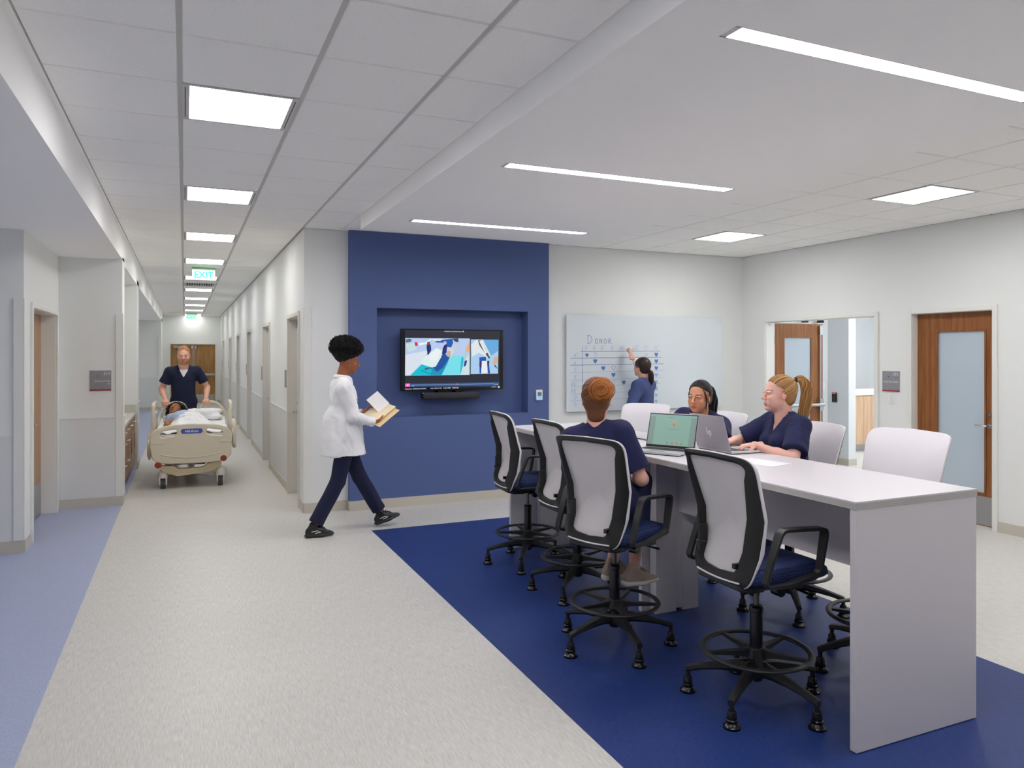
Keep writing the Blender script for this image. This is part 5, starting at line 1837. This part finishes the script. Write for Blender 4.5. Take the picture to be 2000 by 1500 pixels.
def neck_cut(s, J, r=.060, v=.13, slope=.55, k=.004):
    N, up, f, l = J['N'], J['_up'], J['_f'], J['_l']
    s.cap(N - up * .015 + f * .01, N + up * .25 + f * .02, r, r + .03, k, cut=True)
    if v:
        X = (s.ax[0][:, None, None], s.ax[1][None, :, None], s.ax[2][None, None, :])
        q = [X[i] - N[i] for i in range(3)]
        a = q[0] * f[0] + q[1] * f[1] + q[2] * f[2]
        b = q[0] * l[0] + q[1] * l[1] + q[2] * l[2]
        c = q[0] * up[0] + q[1] * up[1] + q[2] * up[2]
        d = np.maximum(np.maximum(-a + .02, np.abs(b) - (c + v) * slope), -.0 * a - c - v)
        s.d = np.maximum(s.d, -d.astype(np.float32))
    return s
def top_mesh(J, m, name='scrub_top', fem=True, sleeve=.62, g=.012, hem=None, hem_n=None, skirt=None, v=.13, neck=.060, h=.0075, sr=(.066, .076), fore=None, wr=.005, slope=.55, seed=0., hips=1.0):
    lo, hi = bounds(J, .2)
    lo[2] = max(lo[2], (hem - .05) if hem is not None else lo[2])
    s = Sdf(lo, hi, h)
    torso(s, J, g, fem, hips=hips)
    if skirt:
        for a, b, ra, rb, fl in skirt:
            s.cap(a, b, ra, rb, .03, up=J['_f'], flat=fl)
    if hem is not None:
        hn = V3(0, 0, -1) if hem_n is None else np.asarray(hem_n, float)
        X = (s.ax[0][:, None, None], s.ax[1][None, :, None], s.ax[2][None, None, :])
        p0 = V3(0, 0, hem) if hem_n is None else J['P']
        s.d = np.maximum(s.d, (((X[0] - p0[0]) * hn[0] + (X[1] - p0[1]) * hn[1] + (X[2] - p0[2]) * hn[2])).astype(np.float32))
    for a in 'LR':
        S_, E_, W_ = J['S' + a], J['E' + a], J['Wr' + a]
        if fore is None:
            e = S_ + (E_ - S_) * sleeve
            s.cap(S_, S_ + (E_ - S_) * (sleeve + .3), sr[0], sr[1] + .004, .03, planes=[(e, E_ - S_)])
        else:
            fr = fore if not isinstance(fore, dict) else fore[a]
            s.cap(S_, E_, sr[0], sr[1], .03)
            e = E_ + (W_ - E_) * fr
            s.cap(E_, W_, sr[1], sr[1] * .72, .012, planes=[(e, W_ - E_)])
    neck_cut(s, J, neck, v, slope)
    vv, f = s.mesh(1)
    vv = wrinkle(vv, f, wr, 13, seed)
    return np_mesh(name, [(wrinkle(vv, f, wr * .28, 34, seed + 2, (1, 1, .6)), f)], m)
def pants_mesh(J, m, hems=(.93, .93), g=.012, h=.009, fem=True, top=None, wr=.004, taper=.020):
    ks = {k: v for k, v in J.items() if k in ('P', 'W', 'HpL', 'HpR', 'KL', 'KR', 'AL', 'AR')}
    lo, hi = bounds(ks, .17)
    s = Sdf(lo, hi, h)
    f, l, P = J['_f'], J['_l'], J['P']
    s.cap(P - l * .08, P + l * .08, .100 + g, .100 + g, .03, up=f, flat=.98)
    s.cap(P, J['W'], .135 + g * .6, .12 + g * .6, .03, up=f, flat=.78)
    for a, hm in zip('LR', hems):
        H_, K_, A_ = J['Hp' + a], J['K' + a], J['A' + a]
        s.cap(H_, K_, .082 + g, .058 + g, .03)
        e = K_ + (A_ - K_) * hm
        s.cap(K_, A_, .058 + g, .036 + g + taper, .02, planes=[(e, A_ - K_)])
    if top is not None:
        pass
    vv, fc = s.mesh(1)
    return np_mesh('trousers', [(wrinkle(vv, fc, wr, 11, 3.), fc)], m)
M_SOLEW = mat('shoe_sole_pale', (214, 208, 200), .6)
def shoe(parent, ankle, toe_dir, m, msole, L=.27, name='shoe', up=(0, 0, 1), mark=None):
    """sole under the ankle; toe_dir horizontal-ish"""
    x = nrm(toe_dir); z = np.asarray(up, float); z = nrm(z - x * (z @ x)); y = np.cross(z, x)
    B = np.stack([x, y, z])
    s = Sdf((-.11, -.07, -.115), (.24, .07, .08), .004)
    s.cap((-.045, 0, -.055), (.05, 0, -.058), .036, .040, .02)
    s.cap((.05, 0, -.060), (.150, .004, -.078), .040, .026, .02, up=(0, 0, 1), flat=.9)
    s.cap((-.03, 0, -.04), (-.008, 0, .010), .034, .036, .02)
    s.cap((.01, 0, -.02), (.07, 0, -.045), .034, .032, .02)
    s.cap((0, 0, -.005), (.0, 0, .09), .027, .034, .006, cut=True)
    s.d = np.maximum(s.d, (-.088 - s.ax[2][None, None, :]) + 0 * s.d)
    v, f = s.mesh(1)
    o = obj(name, np_mesh('shoe', [(v * (L / .27) @ B + ankle, f)], m), parent)
    s = Sdf((-.12, -.07, -.12), (.22, .07, -.04), .004)
    s.cap((-.048, 0, -.086), (.05, 0, -.086), .040, .042, .02, up=(0, 0, 1), flat=.62)
    s.cap((.05, 0, -.086), (.152, .004, -.080), .044, .030, .02, up=(0, 0, 1), flat=.5)
    s.d = np.maximum(s.d, (-.102 - s.ax[2][None, None, :]) + 0 * s.d)
    v, f = s.mesh(1)
    obj('sole', np_mesh('sole', [(v * (L / .27) @ B + ankle, f)], msole), o)
    lc = MB()
    for i in range(4):
        q = .028 + i * .020; zz = .018 - i * .013
        lc.tube([(q, -.030, zz - .016), (q + .004, -.015, zz - .001), (q + .006, .015, zz - .001), (q, .030, zz - .016)], .003, 6)
    lc.v = [tuple(np.array(p) * (L / .27) @ B + ankle) for p in lc.v]
    lc.build('laces', m, o, smooth=True)
    if mark:
        mk = MB()
        for sd in (-1, 1):
            yy = sd * .0435
            mk.tube([(-.03, yy, -.045), (.02, yy, -.038), (.055, yy * 1.0, -.052), (.00, yy, -.060)], .0035, 6)
        mk.v = [tuple(np.array(p) * (L / .27) @ B + ankle) for p in mk.v]
        mk.build('side_mark', mark, o, smooth=True, label='pale curved side mark')
    return o
def person(name_label, base, J):
    e = empty('person', (base[0], base[1], base[2]), 0, name_label, 'person')
    return e, loc_shift(J, base)

# ---- 1. man pushing the bed
J = joints((-.01, 12.28, .99), (-.01, 12.20, 1.515), -90, (-.012, 12.135, 1.690), -90, 8, 0, .190,
           (.300, 12.055, 1.02), (-.255, 12.055, 1.02), (.55, 1, -.2), (-.55, 1, -.2), .30, .27,
           (.10, 12.28, .52), (-.12, 12.42, .52), (.10, 12.42, .10), (-.12, 12.62, .10), (.10, 12.24, .03), (-.12, 12.44, .03))
e, J = person('man with short ginger hair and beard in navy scrubs pushing the hospital bed', (-.01, 12.3, 0), J)
sk = (224, 172, 150)
hd = [('grip', J['WrL'], (-.15, -.95, -.25), (0, -.3, -1), False, sk, 1.12), ('grip', J['WrR'], (.15, -.95, -.25), (0, -.3, -1), True, sk, 1.12)]
obj('body', body_mesh(J, sk, False, 1.22, 1.14, lipc=(196, 120, 108), brow=(170, 110, 70), beard=(176, 112, 74), blush=(222, 140, 120), hands=hd), e)
eye_part('eye', e, J['H'], J['_hb'], 1.14, (90, 110, 120), (1, 0, -.12))
obj('scrub_top', top_mesh(J, M_NAVYD, fem=False, sleeve=.66, hem=.80, v=.15, g=.008, sr=(.068, .082), slope=.5, skirt=[(J['C'] - V3(0, 0, .02), J['P'] - V3(0, 0, .2), .165, .172, .74)]), e, label='dark navy short sleeved scrub top with V neck')
obj('undershirt', (lambda s_: np_mesh('u', [s_.mesh(1)], M_BLOUSE))(torso(Sdf(J['N'] - V3(.14, .16, .16), J['N'] + V3(.14, .16, -.035), .007), J, .002, False)), e, label='white undershirt at the neckline')
obj('trousers', pants_mesh(J, M_NAVYD, fem=False), e)
for a in 'LR': shoe(e, J['A' + a], (0, -1, 0), M_BLACK, M_SOLEW)
M_HGIN = hair_mat('short_ginger_hair', (206, 140, 84), (160, 98, 50))
obj('hair', np_mesh('hair', to_world(hair_cap((-.10, 0, .02), .058, .004, -.035, 420, False, .076, .0012), J, 1.14, (206, 156, 114), (160, 108, 72)), M_HGIN), e, label='short cropped ginger hair')

# ---- 2. patient lying on the bed
hb = np.stack([nrm(V3(-.30, -.62, .74)), V3(0, 0, 0), V3(0, 0, 0)], 1)
fx = hb[:, 0]; zc = nrm(V3(.16, .80, .62) - fx * (V3(.16, .80, .62) @ fx)); hb = np.stack([fx, np.cross(zc, fx), zc], 1)
J = joints((.06, 10.98, .755), (-.03, 11.45, .800), 0, (-.115, 11.64, .900), 0, 0, 0, .150,
           (-.33, 10.98, .76), (.36, 10.98, .76), (-1, 0, .1), (1, 0, .1), .25, .23,
           (-.04, 10.62, .72), (.14, 10.62, .72), (-.04, 10.34, .72), (.14, 10.34, .72), (-.04, 10.33, .80), (.14, 10.33, .80), f=(0, -.15, 1), hb=hb)
J['SL'], J['SR'] = (J['SL'], J['SR'])
# facing up with the crown to +y puts the left side at -x
e, J = person('patient with curly dark hair in a pale blue gown lying on the hospital bed', (.05, 11.0, .70), J)
sk = (158, 104, 66)
hd = [('relax', J['WrL'], (.25, -1, -.1), (.2, 0, -1), True, sk, .95), ('relax', J['WrR'], (-.25, -1, -.1), (-.2, 0, -1), False, sk, .95)]
obj('body', body_mesh(J, sk, False, 1.05, 1.0, lipc=(120, 62, 48), brow=(50, 34, 26), hands=hd), e)
eye_part('eye', e, J['H'], J['_hb'], 1.0, (50, 32, 22), (1, 0, -.1))
M_GOWN = mat('pale_blue_gown', (174, 190, 222), .9, bump=.2, bscale=400)
obj('gown', top_mesh(J, M_GOWN, 'gown', fem=False, sleeve=.95, v=.02, g=.016, sr=(.074, .076), wr=.008, h=.008), e, label='pale blue hospital gown')
M_HDK = hair_mat('curly_brown_hair', (58, 42, 32), (28, 20, 16), .6)
def curls(c, r, n, rr=.012, sc=.0035, m=10, ymin=-9, seed=3, planes=None, base=None):
    rs_ = np.random.RandomState(seed)
    P = []
    while len(P) < n:
        d = nrm(rs_.normal(size=3))
        p = np.asarray(c) + d * np.asarray(r) * rs_.uniform(.88, 1.04)
        if planes is not None and not planes(p): continue
        ax = nrm(rs_.normal(size=3)); u = nrm(np.cross(ax, (.3, .2, .9))); w = np.cross(ax, u)
        t = np.linspace(0, 1, m)
        k = rs_.uniform(.7, 1.3) * rr
        P.append(p + (np.cos(t * 7) [:, None] * u + np.sin(t * 7)[:, None] * w) * k + ax * (t - .5)[:, None] * rr * 2.2)
    return strand_bundle(np.array(P), sc, sc * .8)
hs = hair_cap((-.1, 0, 0), .058, .020, -.11, 0, hz=.056)
cu = curls((-.035, 0, .0), (.120, .125, .128), 620, .020, .0042, planes=lambda p: p[0] < .045 - .6 * max(0, .055 - p[2]) * (p[2] < .055) and p[0] < .06)
obj('hair', np_mesh('hair', to_world(hs + [cu], J, 1.0, (70, 50, 38), (28, 20, 16)), M_HDK), e, label='dark curly hair')
o = MB().tube([tuple(J['WrR'] + V3(.014, .03, .018) * 0 + V3(-.03 * math.sin(a), .015, .03 * math.cos(a))) for a in [2 * PI * i / 16 for i in range(16)]], .008, 6, closed=True).build('wrist_cuff', mat('cuff_dark', (30, 34, 44), .6), e, smooth=True)

# ---- 3. walker in the white coat
J = joints((1.40, 7.10, .915), (1.365, 7.10, 1.455), 0, (1.440, 7.10, 1.640), 0, 10, 0, .160,
           (1.60, 7.24, 1.12), (1.655, 6.99, 1.045), (-.2, .6, -1), (-.35, -.5, -1), .28, .25,
           (1.56, 7.19, .51), (1.32, 7.02, .50), (1.775, 7.20, .135), (1.105, 7.02, .105), (1.98, 7.20, .13), (1.25, 7.02, .03))
e, J = person('person walking in a white coat with short natural black hair, holding papers', (1.4, 7.1, 0), J)
sk = (158, 96, 62)
hd = [('hold', J['WrL'], (.85, -.35, .1), (.2, -.5, .9), True, sk, .98), ('hold', J['WrR'], (.95, .25, .0), (-.1, .35, 1), False, sk, .98)]
obj('body', body_mesh(J, sk, True, 1.0, 1.0, lipc=(140, 70, 56), brow=(30, 20, 18), hands=hd), e)
eye_part('eye', e, J['H'], J['_hb'], 1.0, (40, 26, 20), (1, 0, -.1))
pj = J['P']
obj('white_coat', top_mesh(J, M_COAT, 'white_coat', fem=False, g=.022, hem=.745, v=.07, neck=.050, sr=(.074, .062), fore=.97, slope=.25, wr=.010,
    skirt=[(pj + V3(-.02, 0, .15), pj + V3(-.01, 0, -.30), .185, .225, .98)]), e, label='white knee-above lab coat with long sleeves')
N_ = J['N']
MB().tube(catmull([N_ + V3(.095, .02, -.04), N_ + V3(.07, .05, .015), N_ + V3(.0, .064, .030), N_ + V3(-.055, 0, .035), N_ + V3(.0, -.064, .030), N_ + V3(.07, -.05, .015), N_ + V3(.095, -.02, -.04)], 26), .018, 8, flat=1.2, up=(0, 0, 1)).build('collar', M_COAT, e, smooth=True)
obj('trousers', pants_mesh(J, M_NAVYD, hems=(.92, .94), taper=.022), e, label='dark navy trousers')
shoe(e, J['AL'], (.96, 0, .25), M_BLACK, M_BLACK, .27, mark=M_WHITE)
shoe(e, J['AR'], (1, 0, -.02), M_BLACK, M_BLACK, .275, mark=M_WHITE)
M_AFRO = hair_mat('natural_black_hair', (30, 26, 26), (10, 9, 9), .8)
hs = hair_cap((-.1, 0, .05), .050, .010, .0, 0, hz=.056)
s = Sdf((-.24, -.18, -.10), (.17, .18, .26), .006)
s.ell((-.052, 0, .104), (.142, .132, .108), .02)
s.ell((-.066, 0, .030), (.058, .076, .062), .05)
s.ell((.030, 0, .128), (.092, .100, .062), .03)
v, f = s.mesh(2)
v = wrinkle(v, f, .007, 60, 1., (1, 1, 1))
cu = curls((-.045, 0, .115), (.154, .140, .113), 1700, .010, .0030, planes=lambda p: p[2] > .055 + .5 * max(0, p[0]) or (p[0] < -.06 and p[2] > .0))
obj('hair', np_mesh('hair', to_world(hs + [(v, f), cu], J, 1.0, (36, 31, 31), (10, 9, 9)), M_AFRO), e, label='voluminous black natural hair')
# papers held
M_CREAM = mat('cream_folder', (226, 200, 150), .8)
t = empty('folder', (1.735, 7.08, 1.135), 0, 'open cream folder with white papers held by the walking person', 'folder')
Mx = Matrix.Rotation(R(-26), 4, 'Y') @ Matrix.Rotation(R(28), 4, 'X') @ Matrix.Rotation(R(18), 4, 'Z')
MB().box(-.15, .12, -.16, .12, -.003, 0).xform(Mx).build('cover', M_CREAM, t)
MB().box(-.10, .13, -.10, .13, .001, .010).xform(Mx @ Matrix.Rotation(R(-4), 4, 'X')).build('paper_stack', mat('paper_cream', (238, 222, 188), .8), t)
MB().box(-.01, .14, -.02, .15, .0, .003).xform(Mx @ Matrix.Translation((0, .02, .02)) @ Matrix.Rotation(R(38), 4, 'X')).build('lifted_page', mat('paper_white2', (238, 236, 236), .8), t)

# ---- 4. seated woman with the bun (back view)
J = joints((2.30, 3.79, .815), (2.258, 3.862, 1.275), 48, (2.285, 3.885, 1.428), 57, 3, 0, .155,
           (2.45, 3.98, .96), (2.555, 3.90, .93), (-.6, .6, -.6), (.35, -.5, -1.2), .30, .24,
           (2.54, 4.02, .83), (2.60, 3.885, .91), (2.39, 3.87, .43), (2.44, 3.71, .43), (2.60, 3.95, .36), (2.62, 3.68, .34))
e, J = person('seated woman in navy scrubs seen from behind, ginger hair in a bun', (2.32, 3.76, 0), J)
sk = (226, 172, 154)
hd = [('relax', J['WrL'], (.2, -.9, .1), (-.7, -.2, -.3), True, sk, .95), ('relax', J['WrR'], (.75, -.15, -.25), (-.4, .6, -.4), False, sk, .95)]
obj('body', body_mesh(J, sk, True, 1.08, 1.07, brow=(120, 80, 50), blush=(230, 130, 110), hands=hd), e)
eye_part('eye', e, J['H'], J['_hb'], 1.07, (80, 100, 110))
obj('scrub_top', top_mesh(J, M_NAVY, sleeve=.80, hem=.72, v=.10, neck=.056, g=.014, sr=(.068, .080), seed=2.), e, label='navy short sleeved scrub top')
obj('trousers', pants_mesh(J, M_NAVY, hems=(.70, .66), taper=.03), e, label='navy cropped trousers showing bare ankle')
M_SHOEB = mat('shoe_taupe', (168, 148, 136), .8, bump=.4, bscale=500)
shoe(e, J['AR'], (1, -.05, -.02), M_SHOEB, M_SOLEW, .255)
shoe(e, J['AL'], (1, .2, -.02), M_SHOEB, M_SOLEW, .255)
M_HG = hair_mat('ginger_brown_hair', (150, 96, 54), (92, 58, 34))
M_HG2 = hair_mat('ginger_bun_hair', (184, 112, 54), (116, 66, 30))
hc = hair_cap((-.098, -.012, .062), .064, .010, -.105, 520, hz=.070, rs=.0019)
s = Sdf((-.15, -.09, -.17), (.04, .09, -.02), .005)
s.cap((-.055, 0, -.045), (-.062, 0, -.085), .062, .050, .02, up=(1, 0, 0), flat=.75)
hc.append(s.mesh(1))
obj('hair', np_mesh('hair', to_world(hc, J, 1.07, (156, 98, 58), (84, 50, 30)), M_HG), e, label='brown ginger hair swept up')
c = V3(-.098, -.028, .050)
s = Sdf(c - .08, c + .08, .005)
s.ell(c, (.046, .056, .052), 0)
P = []
for q in range(230):
    rr = nr_.uniform(.008, .058); a0 = nr_.uniform(0, 2 * PI); dz = nr_.uniform(-.004, .004)
    t_ = np.linspace(0, 1, 14); a_ = a0 + t_ * 2.6
    r_ = rr * (1 + .18 * np.sin(a_ * 1 + q))
    depth = -.004 - np.sqrt(np.clip(1 - (r_ / .062) ** 2, 0, 1)) * .044 + dz + .018 * np.exp(-(r_ / .012) ** 2)
    P.append(np.stack([c[0] + depth, c[1] + np.cos(a_) * r_, c[2] + np.sin(a_) * r_ * .92], 1))
obj('hair_bun', np_mesh('bun', to_world([s.mesh(1), strand_bundle(np.array(P), .0030, .0024)], J, 1.20, (206, 128, 62), (124, 68, 30)), M_HG2), e, label='coiled ginger bun')

# ---- 5. woman writing at the whiteboard
J = joints((5.14, 7.60, .93), (5.135, 7.60, 1.385), 122, (5.125, 7.625, 1.545), 112, -8, 0, .165,
           (4.93, 7.62, .93), (5.165, 7.93, 1.685), (-.3, -.4, .0), (.9, .1, -.7), .27, .25,
           (5.05, 7.62, .50), (5.22, 7.58, .50), (5.03, 7.58, .10), (5.22, 7.52, .10), (4.95, 7.72, .03), (5.14, 7.66, .03))
e, J = person('woman in navy cardigan with brown ponytail writing on the glass whiteboard', (5.14, 7.6, 0), J)
sk = (222, 168, 146)
hd = [('pen', J['WrR'], (.12, .30, .95), (-.5, .8, -.1), True, sk, .95), ('relax', J['WrL'], (0, .2, -1), (.8, 0, 0), False, sk, .95)]
obj('body', body_mesh(J, sk, True, 1.0, 1.0, brow=(60, 40, 30), hands=hd), e)
eye_part('eye', e, J['H'], J['_hb'], 1.0, (60, 40, 30))
obj('cardigan', top_mesh(J, M_CARD, 'cardigan', g=.026, hem=.80, v=.05, neck=.062, sr=(.074, .066), fore={'L': .55, 'R': .35}, wr=.005, hips=1.15), e, label='navy blue knit cardigan')
s = Sdf(J['WrR'] - .2, J['WrR'] + .2, .005)
a_, b_ = J['ER'], J['WrR']
s.cap(a_ + (b_ - a_) * .3, a_ + (b_ - a_) * .8, .046, .040, 0, planes=[(a_ + (b_ - a_) * .72, b_ - a_)])
obj('blouse_cuff', np_mesh('cuff', [s.mesh(1)], M_BLOUSE), e, label='white rolled blouse cuff')
N_ = J['N']
MB().tube([tuple(N_ + V3(.062 * math.cos(q), .062 * math.sin(q), .012)) for q in [2 * PI * i / 24 for i in range(24)]], .012, 8, closed=True, up=(0, 0, 1)).build('blouse_collar', M_BLOUSE, e, smooth=True)
obj('trousers', pants_mesh(J, M_NAVYD), e)
for a in 'LR': shoe(e, J['A' + a], J['_f'], M_BLACK, M_BLACK, .25)
M_HB = hair_mat('dark_brown_hair', (66, 42, 34), (36, 22, 19))
hc = hair_cap((-.105, 0, -.035), .064, .010, -.085, 480, hz=.068, rs=.0020)
obj('hair', np_mesh('hair', to_world(hc, J, 1.0, (74, 48, 40), (34, 21, 18)), M_HB), e, label='dark brown hair')
tl = tail([(-.100, 0, -.035), (-.135, -.01, -.06), (-.140, -.015, -.14), (-.125, -.02, -.22), (-.115, -.02, -.30)], [.018, .032, .036, .030, .012], 130)
obj('ponytail', np_mesh('tail', to_world(tl, J, 1.0, (74, 48, 40), (34, 21, 18)), M_HB), e, label='long dark brown ponytail')
tipw = J['WrR'] + V3(5.14, 7.6, 0)
mk = empty('marker_pen', tuple(tipw + V3(.030, .035, .085)), 0, 'white marker pen in the hand of the woman at the whiteboard', 'pen')
MB().cyl((-.02, .03, -.006), (.055, -.03, .012), .0075, n=10).build('barrel', M_WHITE, mk, smooth=True)
MB().cyl((-.045, .05, -.012), (-.02, .03, -.006), .006, .0075, n=10).build('tip', M_INK, mk, smooth=True)

# ---- 6. dark haired seated woman
J = joints((3.72, 4.70, .80), (3.650, 4.61, 1.250), 197, (3.575, 4.545, 1.380), 204, 2, -3, .172,
           (3.36, 4.42, 1.10), (3.38, 4.62, 1.10), (.2, -1, -.4), (.2, 1, -.4), .265, .24,
           (3.36, 4.58, .80), (3.34, 4.80, .80), (3.40, 4.55, .40), (3.38, 4.80, .40), (3.25, 4.52, .33), (3.22, 4.76, .33))
e, J = person('seated woman with black ponytail in navy scrubs looking over the silver laptop', (3.7, 4.7, 0), J)
sk = (206, 146, 112)
hd = [('relax', J['WrL'], (-.9, .2, 0), (0, 0, -1), False, sk, .95), ('relax', J['WrR'], (-.9, -.2, 0), (0, 0, -1), True, sk, .95)]
obj('body', body_mesh(J, sk, True, 1.0, 1.02, lipc=(186, 96, 90), brow=(44, 30, 26), blush=(214, 130, 104), hands=hd), e)
eye_part('eye', e, J['H'], J['_hb'], 1.02, (40, 26, 20), (1, -.10, 0))
obj('scrub_top', top_mesh(J, M_NAVY, sleeve=.85, hem=.72, v=.12, g=.016, sr=(.068, .082), seed=5.), e, label='navy scrub top')
obj('trousers', pants_mesh(J, M_NAVY), e)
for a in 'LR': shoe(e, J['A' + a], (-1, 0, 0), M_BLACK, M_SOLEW, .25)
M_HK = hair_mat('black_hair', (36, 32, 33), (12, 11, 12), .35)
hc = hair_cap((-.100, 0, .055), .060, .007, -.060, 560, hz=.074, rs=.0016)
P = []
for q in range(16):
    yy = -.066 - nr_.uniform(0, .004); x0 = .030 + nr_.uniform(-.006, .006)
    for sgn in (1, -1):
        P.append(catmull([(x0 + .012, -sgn * .050, .060), (x0 + .006, sgn * yy * 1.0, .02), (x0 - .004, sgn * yy * 1.05, -.03), (x0 - .004, sgn * yy * .98, -.085)], 14))
hc.append(strand_bundle(np.array(P), .0016, .0008))
obj('hair', np_mesh('hair', to_world(hc, J, 1.02, (52, 46, 48), (12, 11, 12)), M_HK), e, label='black hair with loose strand by the ear')
tl = tail([(-.100, 0, .052), (-.150, 0, .035), (-.170, .005, -.04), (-.160, .01, -.12), (-.135, .02, -.185), (-.12, .03, -.215)], [.018, .040, .052, .052, .036, .010], 170)
obj('ponytail', np_mesh('tail', to_world(tl, J, 1.02, (52, 46, 48), (12, 11, 12)), M_HK), e, label='thick black ponytail')
MB().tube([tuple(np.array((-.108, .017 * math.cos(q), .052 + .017 * math.sin(q))) @ J['_hb'].T + J['H']) for q in [2 * PI * i / 14 for i in range(14)]], .007, 8, closed=True).build('hair_tie', mat('tie_navy', (24, 28, 60), .8), e, smooth=True)

# ---- 7. blonde seated woman
J = joints((3.70, 3.74, .815), (3.655, 3.755, 1.300), 166, (3.615, 3.768, 1.440), 156, -3, 0, .165,
           (3.345, 3.70, 1.118), (3.350, 3.93, 1.118), (.35, -1, -.5), (.3, 1, -.5), .27, .25,
           (3.34, 3.66, .81), (3.34, 3.90, .81), (3.42, 3.66, .40), (3.42, 3.90, .40), (3.26, 3.66, .33), (3.26, 3.90, .33))
e, J = person('blonde seated woman in navy scrubs typing on the silver laptop, seen in profile', (3.68, 3.75, 0), J)
sk = (232, 182, 166)
hd = [('type', J['WrL'], (-.95, .22, -.06), (0, 0, -1), False, sk, .95), ('type', J['WrR'], (-.95, -.22, -.06), (0, 0, -1), True, sk, .95)]
obj('body', body_mesh(J, sk, True, 1.08, 1.02, lipc=(206, 120, 116), brow=(140, 104, 70), blush=(236, 150, 140), hands=hd), e)
eye_part('eye', e, J['H'], J['_hb'], 1.02, (90, 110, 130))
obj('scrub_top', top_mesh(J, M_NAVY, sleeve=.80, hem=.72, v=.13, g=.016, sr=(.070, .084), seed=8., wr=.006), e, label='navy short sleeved scrub top with V neck')
obj('undershirt', (lambda s_: np_mesh('u', [s_.mesh(1)], M_UNDER))(torso(Sdf(J['N'] - V3(.16, .14, .20), J['N'] + V3(.14, .14, -.095), .007), J, .004, True)), e, label='black undershirt in the neckline')
obj('trousers', pants_mesh(J, M_NAVY), e)
for a in 'LR': shoe(e, J['A' + a], (-1, 0, 0), M_BLACK, M_SOLEW, .25)
M_HBL = hair_mat('blonde_hair', (214, 168, 108), (142, 100, 58))
hc = hair_cap((-.092, 0, .085), .062, .007, -.075, 560, hz=.072, rs=.0017)
obj('hair', np_mesh('hair', to_world(hc, J, 1.02, (226, 178, 118), (138, 94, 54)), M_HBL), e, label='blonde hair pulled back in streaks')
tl = tail([(-.092, 0, .088), (-.140, .0, .100), (-.172, .008, .045), (-.172, .012, -.05), (-.155, .02, -.13), (-.155, .03, -.195)], [.014, .026, .036, .040, .034, .008], 150)
obj('ponytail', np_mesh('tail', to_world(tl, J, 1.02, (236, 186, 116), (150, 104, 56)), hair_mat('blonde_tail', (226, 176, 104), (160, 112, 58))), e, label='long blonde ponytail')
MB().tube([tuple(np.array((-.104 , .016 * math.cos(q), .092 + .016 * math.sin(q))) @ J['_hb'].T + J['H']) for q in [2 * PI * i / 14 for i in range(14)]], .008, 8, closed=True).build('hair_tie', M_BLACKG, e, smooth=True)
